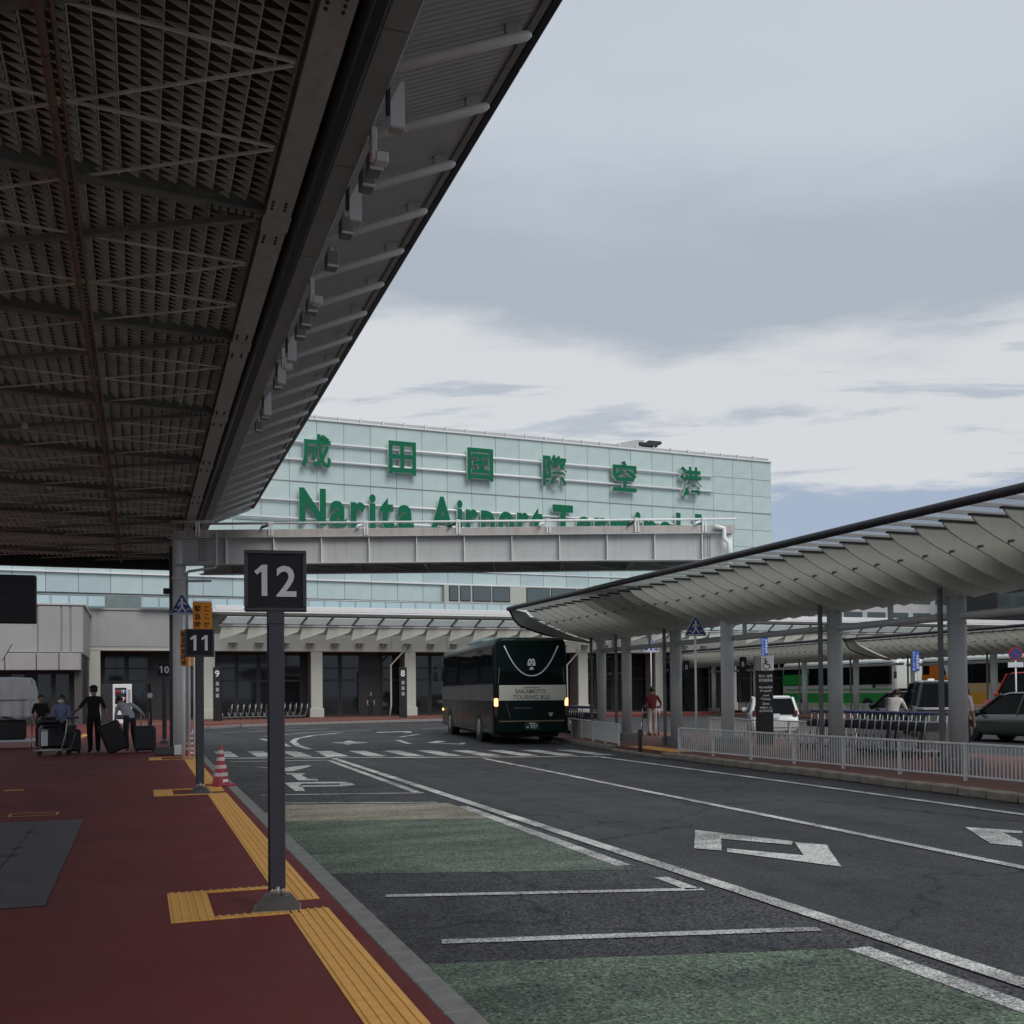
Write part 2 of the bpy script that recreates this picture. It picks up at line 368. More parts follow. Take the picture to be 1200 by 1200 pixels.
# coach bays along the left kerb
sheet('bay_surface', [rect(1.5, 4.62, -3, 26.6)], A_OLD, .003)
sheet('green_bay_surface', [[(1.5,9.72),(4.42,8.75),(4.44,13.1),(1.5,13.95)]], GREEN, .006)
sheet('green_bay_surface', [[(1.5,-1),(4.42,-1),(4.42,5.55),(1.5,6.28)]], GREEN, .006)
sheet('tan_surface_patch', [[(1.5,13.96),(4.44,13.11),(4.44,15.15),(1.9,16.05)]], TAN, .006)
def line(name, pts, wd, material=PAINT, z=.010):
    b = MB()
    L_, R_ = [], []
    for i, p in enumerate(pts):
        a = Vector(pts[max(i-1,0)]); c = Vector(pts[min(i+1,len(pts)-1)]); d = (c-a).normalized(); n = Vector((-d.y, d.x))
        L_.append(Vector(p)+n*wd/2); R_.append(Vector(p)-n*wd/2)
    for i in range(len(pts)-1): b.add([(*R_[i],z),(*R_[i+1],z),(*L_[i+1],z),(*L_[i],z)], [(0,1,2,3)])
    return b.build(name, material, ground)
line('lane_line', [(4.75,y) for y in (-3,4.5,10,15.5,21,26.8)] + [(4.85,29.3)], .17)
line('lane_line', [(4.40,9.0),(4.47,13.2),(4.50,14.6)], .16); line('lane_line', [(4.40,-1),(4.38,3),(4.40,5.55)], .17)
line('lane_line', [(4.42,17.0),(4.5,26.2)], .14); line('lane_line', [(4.42,7.7),(4.43,8.3)], .13)
line('bay_line', [(1.92,8.43),(4.5,7.67)], .11); line('bay_line', [(1.92,6.74),(4.5,6.09)], .12)
line('bay_line', [(1.9,17.65),(4.5,16.85)], .10); line('bay_line', [(1.95,16.25),(4.3,15.3)], .09)
line('bay_line', [(2.13,26.79),(4.6,26.15)], .16)
line('lane_line', [(7.75,5.5),(7.8,8),(7.9,11),(8.02,16),(8.15,20),(8.25,24.9)], .14)
line('edge_line', [(10.95,-2),(11.0,9),(11.12,16),(11.14,24.1)], .15)
line('stop_line', [(2.0,28.35),(6.5,26.3),(11.14,24.2)], .30)
for i in range(11):                                   # zebra stripes, set along the slanted crossing
    x = 2.05 + i*.93; y0 = 28.9 - (x-2)*.45
    sheet('crosswalk_stripe', [[(x,y0),(x+.46,y0-.2),(x+.46,y0+2.75),(x,y0+2.95)]], PAINT, .008)
line('curved_lane_line', [(4.85,31.6),(4.85,34),(5.1,37),(5.6,39.5),(6.6,42),(8.2,44.2)], .22)
line('curved_lane_line', [(4.5,33.5),(4.6,36),(4.3,40)], .16); line('curved_lane_line', [(4.6,42),(7,45.3),(10,46.8)], .18)
line('lane_line', [(9.4,38.6),(10.75,40.8)], .2); line('lane_line', [(8.7,36.1),(8.4,33.2)], .22)
line('lane_line', [(12.5,47),(17,47.8)], .2); line('lane_line', [(3.4,47.5),(8.5,49.8)], .18); line('lane_line', [(5,52.5),(14,54.5)], .16)
for p in ([(6.19,35.5),(6.68,35.75),(7.06,36.8),(7.08,35.7),(7.38,34.8),(6.81,34.4),(6.41,33.6),(6.42,34.6)],
          [(9.62,44),(10.9,44.35),(11.25,44.1),(10.82,42.4),(10.6,42.45),(10.7,43.6),(9.6,43.3)],
          [(9.14,33.7),(9.83,34.9),(9.99,34.2),(9.4,33.4),(9.9,32.5),(10.2,33.2),(10.26,32.8),(9.85,31.9)]): sheet('painted_road_arrow', [p], PAINT, .009)
for p in ([(2.42,24.71),(3.09,23.88),(3.74,24.6),(3.8,24.28),(3.12,22.75),(2.95,22.9),(2.98,23.4),(2.72,24.1)],
          [(2.93,22.3),(3.3,22.11),(3.24,21.79),(3.16,21.72),(3.13,20.59),(3.31,20.45),(3.25,20.13),(2.9,20.3),(2.97,21.82),(2.88,21.92)],
          [(2.57,19.88),(2.88,19.92),(3.63,19.6),(3.75,19.2),(3.72,18.8),(3.45,18.64),(2.73,18.9),(2.73,19.16),(3.47,18.98),(3.53,19.28),(2.83,19.57),(2.69,18.02),(2.53,18.1)]): sheet('painted_road_letter', [p], PAINT, .011)
for p in ([(6.32,10.95),(6.83,9.69),(6.66,9.48),(6.21,10.18),(5.76,9.44),(5.57,9.68)], [(5.89,9.54),(6.35,8.83),(6.8,9.62),(7.01,9.33),(6.79,8.99),(6.27,8.13),(5.76,9.33)],
          [(9.41,9.85),(9.75,9.32),(9.59,9.16),(9.46,9.32),(9.1,8.7),(8.8,8.41),(8.67,8.72)], [(8.95,8.3),(9.25,8.0),(9.6,8.6),(9.9,8.3),(9.3,7.2),(8.85,8.15)]): sheet('painted_road_arrow', [p], PAINT, .009)
# ------------------------------------------------------------------ left pavement
KL = [(1.37,-6),(1.37,34),(1.75,42),(2.2,48.5),(2.9,52.3),(4.6,54.9),(8,56.6),(12,57.8),(18,59.6),(30,61),(75,61)]
pv = MB()
pv.ext([(x,y,0) for x,y in KL] + [(75,90,0),(-14,90,0),(-14,-6,0)], (0,0,.15))
pavement = structure(pv.build('pavement', REDP))
for pl in pavement.data.polygons:
    if len(pl.vertices) > 4 and pl.center.z > .1 and pl.normal.z < 0: pl.flip()
ks = MB().bbox(0,.17,.004,.596,0,.152,.012).mesh('kerb_stone', KERB)
def along(pts, step):
    out = []; i = 0; d0 = 0.0
    segs = [(Vector(a), Vector(b)) for a, b in zip(pts, pts[1:])]
    pos = 0.0; tot = 0.0
    for a, b in segs:
        l = (b-a).length
        while pos < tot + l - 1e-6:
            p = a + (b-a)*((pos-tot)/l); out.append((p, math.atan2((b-a).y, (b-a).x))); pos += step
        tot += l
    return out
for p, an in along(KL[:9], .6): link('kerb_stone', ks, pavement, (p.x, p.y, 0), (0,0,an-math.pi/2))
tl = MB(); tl.bbox(0,.292,0,.296,.150,.156,.002)
for i in range(5): tl.bbox(.022+i*.056,.042+i*.056,0,.298,.155,.1625,.003)
tile = tl.mesh('tactile_tile', YEL)
hl = MB(); hl.bbox(0,.292,0,.10,.150,.156,.002)
for i in range(5): hl.bbox(.022+i*.056,.042+i*.056,0,.10,.155,.1625,.003)
half = hl.mesh('tactile_tile', YEL)
def strip(x, y0, y1):
    n = round((y1-y0)/.298)
    for i in range(n): link('tactile_tile', tile, pavement, (x, y1-(i+1)*.298, 0))
for k in range(3):
    o = 9.3*k
    strip(.98, (7.9+o), (16.75+o) if k < 2 else 28.0)
    for j in range(3): link('tactile_tile', tile, pavement, (.19, 7.46+o+j*.298, 0))
    for j in range(3):
        link('tactile_tile', half, pavement, (.19+j*.294+.294*(j > -1)*0, 7.355+o, 0)); link('tactile_tile', half, pavement, (.19+j*.294, 8.36+o, 0))
strip(.98, 2.0, 7.455)
for i in range(7): link('tactile_tile', tile, pavement, (-2.5-.006*i, 17.0+i*.298, 0))
link('tactile_tile', half, pavement, (-2.12, 18.72, 0))
for i in range(24): link('tactile_tile', tile, pavement, (-2.45+i*.012, 38+i*.298, 0))
sheet('cover_plate', [rect(-1.19,-.67,8.33,13.95)], PLATE, .155, pavement); sheet('cover_plate', [rect(-3.4,-1.2,8.33,13.95)], PLATE, .155, pavement)
for x, y in ((-1.19,12.9),(-1.19,11.6),(-1.19,11.05),(-1.75,12.2),(-1.1,9.0)): sheet('lift_slot', [rect(x-.06,x+.06,y-.04,y+.04)], BLACK, .158, pavement)
sheet('brass_name_strip', [rect(-1.62,-1.02,14.62,14.66), rect(-1.62,-1.02,14.98,15.02), rect(-1.62,-1.59,14.62,15.02), rect(-1.05,-1.02,14.62,15.02)], YEL, .155, pavement)
b = MB(); b.add([(3.4,56.5,.154),(8,58.2,.154),(18,61.4,.154),(40,62.6,.154),(40,68,.154),(-2,68,.154),(-2,56.5,.154)], [(0,1,2,3,4,5,6)])
b.build('worn_red_surface', REDF, pavement)
# ------------------------------------------------------------------ right islands
KR = [(11.9,-4),(12.0,10),(12.2,17),(12.32,23),(12.75,28),(13.5,33),(14.5,36),(16.2,37.2),(18.0,36.0),(18.6,33),(18.6,-4)]
iv = MB(); iv.ext([(x+(.2 if i < 6 else 0),y,0) for i,(x,y) in enumerate(KR)], (0,0,.14))
island = structure(iv.build('pavement_island', REDF))
ks2 = [MB().bbox(0,.22,.006,.594,0,.15+random.uniform(-.008,.008),.02).mesh('kerb_stone', KERBR) for _ in range(4)]
for i, (p, an) in enumerate(along(KR[:7], .6)):
    low = 22.9 < p.y < 26.0
    link('kerb_stone', random.choice(ks2), island, (p.x+random.uniform(-.01,.01), p.y, -.09 if low else random.uniform(-.006,.004)), (0,0,an-math.pi/2+random.uniform(-.008,.008)))
for i in range(9):
    for j in range(2): link('tactile_tile', tile, island, (12.62+j*.298+.03*i, 22.9+i*.33, -.008))
i2 = MB(); i2.bbox(36.6,42.2,14,70,0,.15,.02); island2 = structure(i2.build('pavement_island', REDF))
gm = MB()
# ------------------------------------------------------------------ left canopy over the pavement
can = thing('pavement_canopy', 'big dark louvred canopy roof over the red pavement', 'canopy', (0,0,0))
YE = 38.2
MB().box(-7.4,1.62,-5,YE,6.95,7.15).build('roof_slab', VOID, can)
MB().box(-7.5,-7.4,-5,YE,6.2,7.15).build('side_fascia', FASC, can)
b = MB(); b.box(-7.4,1.3,YE,YE+.12,6.18,7.15).box(-7.4,1.3,YE-.2,YE,6.12,6.24); b.build('end_fascia', BLACK, can)
ZL = 6.56                                                    # louvre field
PX, PY = .163, .128
tooth = MB().add([(.004,.0,0),(PX-.008,.0,0),(PX-.008,-.018,-.082),(.004,.006,0),(PX-.008,.006,0),(PX-.008,-.012,-.082)], [(0,2,1),(3,4,5),(0,3,5,2),(1,2,5,4)]).mesh('louvre_blade', LOUV)
cells = []
nx = int((1.15+7)/PX); ny = int((YE-5.0)/PY)
for i in range(nx):
    x = 1.15-(i+1)*PX
    for j in range(ny):
        y = 5.0 + j*PY
        cells.append((x, y))
vis = sorted((c for c in cells if c[0] > -1.55 + (c[1]-5)*-.14 and c[1] > 6.3), key=lambda c: c[1])
near = set(vis[:300])
for x, y in near: link('louvre_blade', tooth, can, (x, y, ZL))
st = MB()
for x, y in cells:
    if (x, y) in near: continue
    st.add([(x+.004,y,ZL),(x+PX-.008,y,ZL),(x+PX-.008,y-.018,ZL-.082),(x+.004,y+.006,ZL),(x+PX-.008,y+.006,ZL),(x+PX-.008,y-.012,ZL-.082)], [(0,2,1),(3,4,5),(0,3,5,2),(1,2,5,4)])
stuff(st.build('louvre_field', LOUV, can))
b = MB()
for i in range(nx+1): x = 1.15-i*PX; b.box(x-.004,x+.004,5,YE,ZL-.03,ZL+.04)
stuff(b.build('louvre_runner', LOUV, can))
SK = .12                                                     # the frame is skewed a little to the kerb
for k in range(-1, 8):                                       # cross beams every bay
    y = 10.17 + 3.78*k; yl = y - SK*8.4
    b = MB(); b.bar((-7.3,yl,6.40),(1.14,y,6.40),.13,.022).bar((-7.3,yl,6.50),(1.14,y,6.50),.014,.18).bar((-7.3,yl,6.61),(1.14,y,6.61),.13,.022).bar((.62,y-.06,6.383),(1.12,y,6.383),.09,.012)
    o = b.build('cross_beam', BROWNM, can)
    bb = MB()
    for q in range(6):
        for s_ in (-1,1): bb.lathe([(.014,0),(.014,-.015),(.006,-.02)], (.66+q*.075, y+s_*.03-.06+q*.009, 6.378), 6)
    stuff(bb.build('bolt', DARKM, o))
    MB().bar((1.1,y+.12,6.42),(-5.5,y+3.95,6.42),.07,.06).build('brace', BROWNM, can)
    for q in (1, 2):
        ya = y - 1.26*q
        MB().bar((1.1,ya,6.42),(-4.6,ya-.6,6.42),.022,.02).build('thin_brace', LOUV, can); MB().bar((1.1,ya+.05,6.425),(-4.6,ya+3.75,6.425),.022,.02).build('thin_brace', LOUV, can)
b = MB()
for yy0 in range(5, 38, 3): b.tube([(-.63,yy0,6.33),(-.63,yy0+2.97,6.33)], .032, 8).tube([(-.63,yy0+1.4,6.33),(-.63,yy0+1.46,6.33)], .044, 8)
b.build('sprinkler_pipe', RUST, can)
MB().tube([(-.55,5,6.36),(-.55,YE,6.36)], .02, 6).build('conduit', RUST, can)
for y in (8.6, 14.2, 19.5, 25, 30):
    MB().lathe([(.02,.12),(.05,.1),(.055,0),(.045,-.005)], (-1.75-.05*y/8, y, 6.36), 10).build('downlight', WSIGN, can)
b = MB(); b.box(1.15,1.385,-5,YE,6.33,6.37).box(1.24,1.262,-5,YE,6.37,6.9); b.build('edge_beam', EDGEB, can)
for k in range(9):
    y = 2.61+3.78*k; b = MB(); b.box(1.13,1.395,y-.16,y+.16,6.318,6.33); b.build('splice_plate', EDGEB, can)
    bb = MB()
    for yy in (-.45,-.38,-.31,.31,.38,.45):
        for xx in (1.19,1.31): bb.lathe([(.014,0),(.014,-.014),(.006,-.02)], (xx,y+yy,6.33), 6)
    stuff(bb.build('bolt', DARKM, can))
b = MB(); b.box(1.40,1.64,-5,36.4,6.52,6.56).box(1.40,1.42,-5,36.4,6.56,6.9).box(1.62,1.64,-5,36.4,6.56,6.9); b.build('gutter', BLACK, can)
MB().tube([(1.50,-5,6.49),(1.50,36,6.49)], .045, 8).build('gutter_pipe', BLACK, can)
n = 0
for k in range(17):                                          # fascia panels with open joints
    y = -3 + k*2.06; MB().bbox(1.68,1.90,y+.006,y+2.05,6.58,6.75,.01).build('fascia_panel', FASC, can)
sf = MB()                                                     # ribbed soffit sheet sloping up outwards
SX0, SZ0, SX1, SZ1 = 1.86, 6.78, 3.16, 7.36
yy = -3.0
while yy < 31.55:
    y1 = yy+.075
    sf.add([(SX0,yy,SZ0),(SX1,yy,SZ1),(SX1,y1-.02,SZ1),(SX0,y1-.02,SZ0),(SX0,y1,SZ0+.0025),(SX1,y1,SZ1+.0025),(SX1,yy,SZ1+.04),(SX0,yy,SZ0+.04),(SX0,y1,SZ0+.04),(SX1,y1,SZ1+.04)], [(0,1,2,3),(3,2,5,4),(7,8,9,6)])
    yy = y1
sf.build('soffit_sheet', SOFF, can)
for k in range(9):
    y = -3+k*3.85; y1 = min(y+3.84, 31.6)
    MB().bbox(3.16,3.24,y,y1,7.30,7.48,.012).build('eave_trim', DARKM, can); MB().box(3.09,3.15,y,y1,7.30,7.325).build('eave_channel', FASC, can)
for k in range(32):                                          # white arms under the soffit
    y = -2.0 + k*1.102 - .02
    if y > 31.3: break
    b = MB(); b.tube([(1.75,y,6.62),(3.0,y,7.165),(3.06,y,7.19),(3.09,y,7.2)], [.043,.043,.038,.018], 10)
    a = b.build('support_arm', WHITEP, can)
    MB().box(2.86,3.0,y-.03,y+.03,7.15,7.30).build('arm_lug', GREYP, a)
b = MB(); b.box(1.9,3.24,31.56,31.62,6.76,6.80)
MB().ext([(1.86,31.6,6.72),(3.24,31.6,7.34),(3.24,31.6,7.48),(1.86,31.6,6.84)], (0,.06,0)).build('end_trim', GREYP, can)
# floodlights and cameras clamped to the fascia
ylist = [(8.05,'w'),(8.72,'s'),(9.0,'b'),(9.32,'b'),(9.78,'w'),(10.35,'b'),(11.2,'b'),(12.15,'s'),(12.6,'b'),(13.1,'b'),(13.55,'b'),(14.2,'w'),(14.75,'s'),(15.3,'w'),(15.9,'b'),(17.1,'w'),(17.7,'b'),(18.6,'b')]
for y, kd in ylist:
    x, z = 1.95, 6.60
    nm = {'w': 'white wedge-shaped light fitting', 's': 'small white bracket', 'b': 'small brown box camera'}[kd]
    t = thing('fascia_light' if kd != 'b' else 'security_camera', nm + ' clamped under the fascia of the pavement canopy', 'light' if kd != 'b' else 'camera', (x, y, z), 0, 'fittings along the canopy fascia (%s)' % nm)
    if kd == 'w':
        MB().ext([(-.03,0,-.30),(.09,0,-.30),(.09,0,.08),(.06,0,.08),(-.03,0,-.10)], (0,.02,0)).build('reflector_plate', WSIGN, t); MB().bbox(-.03,.09,-.02,.08,-.325,-.302,.006).build('housing', GREYP, t); MB().box(-.06,-.03,.0,.05,-.2,.05).build('bracket', DARKM, t)
    elif kd == 's':
        MB().bbox(-.05,.0,-.04,.04,-.25,.03,.006).build('arm', WSIGN, t); MB().bbox(-.01,.10,-.05,.05,-.27,-.18,.006).build('head', WSIGN, t)
    else:
        MB().bbox(-.02,.11,-.09,.09,-.22,-.05,.01).build('housing', BROWNM, t); MB().box(-.015,.105,-.10,-.085,-.228,-.205).build('visor', WSIGN, t); MB().lathe([(.03,-.05),(.03,.0),(.015,.03)], (.03,0,0), 8).build('mount', GREYP, t)
# hanging display
t = thing('flight_information_display', 'black hanging display board with faint grid under the canopy', 'display', (-2.4, 20, 3.0))
MB().bbox(-.85,.66,-.02,.16,0,.86,.015).build('case', BLACK, t)
b = MB()
for z in (.2,.41,.62): b.box(-.8,.6,-.024,-.0205,z,z+.006)
b.box(-.62,-.61,-.024,-.0205,.03,.83); b.build('grid_line', POLE, t)
MB().tube([(-.1,.07,.86),(-.1,.07,3.45)], .03, 8).build('hanger', DARKM, t)
# ------------------------------------------------------------------ footbridge-like girder
gd = thing('girder_bridge', 'grey steel plate girder spanning the road on round columns', 'bridge', (0.88, 28.1, 0), -YAW)
GL = 14.5
MB().box(.1,GL,-.008,.008,5.17,5.78).build('web', GREYP, gd); MB().bbox(-.15,GL+.05,-.16,.16,5.78,5.81,.006).build('flange', GREYP, gd); MB().bbox(.0,GL,-.14,.14,5.09,5.115,.006).build('flange', GREYP, gd)
MB().box(.1,GL,-.011,.008,5.115,5.17).build('web_foot', GREYP, gd)
for i in range(12):
    x = 1.35+i*1.24
    if x < GL-.1: MB().box(x-.008,x+.008,-.13,-.009,5.116,5.779).build('stiffener', WHITEP, gd)
MB().box(.1,GL,2.1,2.116,5.117,5.78).build('web', GREYP, gd); MB().box(0,GL,2.0,2.24,5.09,5.115).build('flange', GREYP, gd); MB().box(0,GL,2.0,2.24,5.781,5.81).build('flange', GREYP, gd)
MB().box(.1,GL,.02,2.09,5.55,5.60).build('deck_plate', BROWNM, gd)
for i in range(8):
    x = .9+i*1.85; MB().box(x-.01,x+.01,.012,2.095,5.12,5.549).build('cross_plate', GREYP, gd); MB().bar((x,.1,5.16),(x+1.5,2.0,5.16),.1,.06).build('diagonal', BROWNM, gd)
MB().bbox(0,GL+.1,-.12,-.02,5.812,6.0,.01).build('kick_plate', mat('rust_streaked_grey_paint', (.43,.41,.39), .55, 0, .1, 1.2, streak=.5, grime=(.30,.17,.10)), gd)
MB().tube([(.9,-.09,6.16),(GL+.15,-.09,6.16)], .03, 10).build('handrail', WHITEP, gd); MB().tube([(-.1,-.09,6.23),(1.0,-.09,6.20)], .045, 10).build('handrail_joint', GREYP, gd)
for i, x in enumerate((.62,2.52,5.0,7.4,9.75,12.05,13.8)):
    bk = MB(); bk.box(x-.055,x-.015,-.17,-.13,5.82,6.2).box(x+.015,x+.055,-.17,-.13,5.82,6.2).box(x-.055,x+.055,-.18,-.16,6.12,6.2); bk.build('rail_bracket', WHITEP, gd)
    if i: MB().tube([(x-.08,-.1,6.1),(x-.2,-.16,6.06),(x-.26,-.2,6.0)], [.03,.04,.02], 8).build('lamp_head', BLACK if i % 2 else WSIGN, gd)
for x in (.05, GL-.1):
    MB().tube([(x,.1,.15),(x,.1,5.78)], .17, 20).build('column', WHITEP, gd); MB().tube([(x,.1,4.72),(x,.1,4.8)], .19, 20).build('collar', WHITEP, gd)
bb = MB()
for q in range(9):
    for xx in (.62,.68,.74,.80): bb.lathe([(.016,0),(.012,.012)], (0,0,0), 5) if False else bb.box(xx-.014,xx+.014,-.02,-.0085,5.2+q*.062,5.225+q*.062)
    for xx in (GL-.75,GL-.69,GL-.6,GL-.54): bb.box(xx-.014,xx+.014,-.02,-.0085,5.2+q*.062,5.225+q*.062)
stuff(bb.build('bolt', DARKM, gd))
MB().tube([(1.12,-.22,5.9),(1.12,-.22,5.05),(1.09,-.23,5.0),(.40,-.24,4.9),(.36,-.24,4.86),(.36,-.22,.2)], .035, 8).build('drain_pipe_or_shade', GREYP, gd)
MB().tube([(GL-.45,-.2,5.95),(GL-.2,-.2,5.9),(GL-.2,-.2,5.65),(GL-.08,-.2,5.5),(GL-.08,-.2,5.12)], .06, 10).build('drain_pipe_or_shade', WHITEP, gd)
MB().tube([(-.145,.06,.15),(-.145,.06,5.6)], .05, 8).build('drain_pipe_or_shade', mat('column_shade_strip', (.07,.07,.07), .5), gd)  # dark tube standing in for the column's shaded side, no pipe here
MB().bbox(-.33,-.17,-.02,.12,4.35,4.5,.01).build('junction_box', BLACK, gd)
MB().box(.36,1.0,-.3,-.24,4.62,4.68).build('sign_arm', GREYP, gd)
MB().bbox(-.5,.3,-.2,.35,.15,.36,.03).build('base_block', mat('dark_concrete', (.09,.085,.08), .9, 0, .2, 4), gd); MB().bbox(.02,.30,-.27,-.2,.15,.42,.02).build('pipe_shoe', WHITEP, gd)
MB().bbox(GL-.5,GL+.25,-.3,.4,.14,.45,.03).build('base_block', KERB, gd)
# ------------------------------------------------------------------ numbered stop signs
def stop_sign(num, x, y, label, far=False):
    t = thing('stop_number_sign', label, 'sign', (x, y, .15), R(-9))
    MB().ext([(-.165,-.13,0),(.165,-.13,0),(.165,.13,0),(-.165,.13,0)], (0,0,.012)).build('base_plate', STEEL, t)
    p = MB(); p.add([(-.16,-.125,.012),(.16,-.125,.012),(.16,.125,.012),(-.16,.125,.012),(-.09,-.07,.105),(.09,-.07,.105),(.09,.07,.105),(-.09,.07,.105)],[(0,1,5,4),(1,2,6,5),(2,3,7,6),(3,0,4,7),(4,5,6,7)]); p.build('base_cover', mat('base_cover_bronze', (.10,.092,.088), .4, .4, .1, 6), t)
    p = MB(); p.tube([(-.035,-.03,.10),(-.035,-.03,.17)], .016, 8).tube([(.005,-.045,.10),(.005,-.045,.17)], .016, 8).tube([(.04,-.03,.10),(.04,-.03,.17)], .016, 8).box(-.05,-.025,-.04,.04,.1,.2); p.build('anchor_bolt', STEEL, t)
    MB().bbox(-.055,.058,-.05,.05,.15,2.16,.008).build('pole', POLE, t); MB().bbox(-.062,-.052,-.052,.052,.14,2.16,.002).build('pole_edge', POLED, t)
    MB().bbox(-.06,.06,-.055,.055,2.05,2.15,.01).build('collar', POLE, t)
    f = MB(); zb, zt, hw = 2.15, 2.59, .22
    f.bbox(-hw,hw,-.05,.05,zb,zb+.028,.006).bbox(-hw,hw,-.05,.05,zt-.028,zt,.006).bbox(-hw,-hw+.028,-.05,.05,zb+.028,zt-.028,.006).bbox(hw-.028,hw,-.05,.05,zb+.028,zt-.028,.006)
    f.build('frame', POLE, t)
    fc = MB().box(-hw+.027,hw-.027,-.034,.034,zb+.027,zt-.027).build('face', FACEB, t)
    text(num, DIGIT, fc, -.148, .148, zb+.105, zb+.335, -.035, 'figure') if num != 'n11' else text(num, DIGIT, fc, -.145, .125, zb+.10, zb+.34, -.035, 'figure')
    return t
stop_sign('n12', .925, 7.56, 'black square stop sign reading 12 on a tall dark post')
stop_sign('n11', .88, 16.84, 'black square stop sign reading 11 beside the red cone')
stop_sign('n10', .72, 34.5, 'black square stop sign reading 10 half behind the round column')
# crossing signs
def crossing_sign(x, y, ztop, label, pole_r=.03, rz=-R(12), lean=0, size=.29, base=.15):
    t = thing('pedestrian_crossing_sign', label, 'sign', (x, y, base), rz)
    h = ztop-base
    def tri(k, dz=0):
        s_ = size*k; c = h-size*1.0
        pts = [(-s_*1.0,c-s_*.62),(-s_*.93,c-s_*.72),(s_*.93,c-s_*.72),(s_*1.0,c-s_*.62),(s_*.09,c+s_*1.0),(-s_*.09,c+s_*1.0)]
        return pts
    b_ = MB().ext([(px_,0,pz) for px_, pz in tri(1)], (0,.02,0)).build('plate', WSIGN, t)
    MB().ext([(px_,-.006,pz) for px_, pz in tri(.93)], (0,.004,0)).build('blue_field', BLUE, b_)
    c = h-size; s_ = size; w_ = MB(); Y_ = -.011
    def stroke(pts, wd):
        for p, q in zip(pts, pts[1:]): w_.bar((p[0]*s_,Y_,c+p[1]*s_),(q[0]*s_,Y_,c+q[1]*s_), wd*s_, .003, 0, (0,1,0))
    w_.ext([(.11*s_*math.cos(a*.785),Y_-.001,c+.6*s_+.11*s_*math.sin(a*.785)) for a in range(8)], (0,.003,0))
    stroke([(0,.5),(.0,-.05)], .2); stroke([(0,.42),(-.22,.2),(-.28,.0)], .1); stroke([(0,.42),(.2,.25),(.36,.12)], .1)
    stroke([(0,-.02),(-.12,-.28),(-.36,-.5)], .13); stroke([(0,-.02),(.18,-.28),(.34,-.5)], .13)
    stroke([(-.75,-.6),(.75,-.6)], .07); stroke([(-.62,-.3),(-.38,-.26)], .08); stroke([(.4,-.28),(.64,-.28)], .08)
    w_.build('walking_figure', WSIGN, b_)
    MB().tube([(lean,.04,0),(lean*.3,.04,h-size*.4)], pole_r, 10).build('post', WHITEP, t)
    return t
crossing_sign(.97, 26.5, 4.19, 'blue triangular pedestrian crossing sign beside the round girder column')
crossing_sign(13.3, 22.9, 3.58, 'blue triangular pedestrian crossing sign on a post behind the railing', base=.14)
t = thing('emergency_notice', 'orange notice board with two columns of black characters above stop 11', 'sign', (1.38, 25.2, .15), R(-12))
pl = MB().bbox(-.22,.22,0,.02,3.10,3.74,.004).build('board', ORANGE, t)
text('koko', INK, pl, .04, .17, 3.15, 3.68, -.003, 'lettering') if False else None
for k, (key, x0, x1) in enumerate((('koko',.05,.17),('kinkyu',-.17,-.05))):
    pass
T2 = {}
for i, ch in enumerate('ここか緊急時乗降場'): T2['c_'+ch] = (ch, .012, .003, 1)
for ch in 'タクシーのりば般車一': T2['c_'+ch] = (ch, .012, .003, 1)
prep_text(T2)
def column_text(chars, material, parent, x0, x1, ztop, step, y, name='character'):
    for i, ch in enumerate(chars):
        me, a, b_, c, d = TX['c_'+ch]; k = min((x1-x0)*1.32, step*.98); xc = (x0+x1)/2; zc = ztop-(i+.5)*step
        text('c_'+ch, material, parent, xc-(b_-a)*k/2, xc+(b_-a)*k/2, zc-(d-c)*k/2, zc+(d-c)*k/2, y, name)
column_text('ここか', INK, pl, .045, .165, 3.68, .185, -.003); column_text('緊急時', INK, pl, -.165, -.045, 3.68, .185, -.003)
MB().box(-.2,.2,.0,.02,3.742,3.775).build('top_clip', WSIGN, t); MB().tube([(-.2,.05,0),(-.2,.05,3.7)], .022, 8).build('post', WHITEP, t)
t = thing('emergency_notice', 'narrow orange folded notice with one column of characters on the white posts', 'sign', (1.02, 25.5, .15), R(-12))
pl = MB().bbox(-.13,.03,0,.012,2.25,3.10,.004).build('board', ORANGE, t); column_text('緊急時乗降場', INK, pl, -.11, .0, 3.06, .135, -.003)
MB().ext([(.03,0,2.25),(.19,.10,2.25),(.19,.10,3.02),(.03,0,3.05)], (0,.012,0)).build('folded_wing', ORANGE, t)
for x in (-.06,.07): MB().tube([(x,.04,0),(x,.04,2.9)], .022, 8).build('post', WHITEP, t)
# ------------------------------------------------------------------ traffic cones
def cone(x, y, label):
    t = thing('traffic_cone', label, 'cone', (x, y, .15), random.uniform(0, 1))
    MB().bbox(-.19,.19,-.19,.19,0,.035,.01).build('base', CONE, t)
    MB().lathe([(.145,.03),(.03,.66),(.022,.69)], n=20).build('body', CONE, t)
    for z in (.17,.30,.43,.55):
        r_ = lambda z: .145-(z-.03)*.1825+.003
        MB().lathe([(r_(z),z),(r_(z+.06),z+.06)], n=20).build('reflective_band', CONEW, t)
    MB().box(-.05,.05,-.135,-.127,.07,.12).build('sticker', WSIGN, t)
    return t
cone(1.28, 18.1, 'red traffic cone with white bands right behind the stop 11 post'); cone(1.19, 27.2, 'red traffic cone with white bands by the girder column')
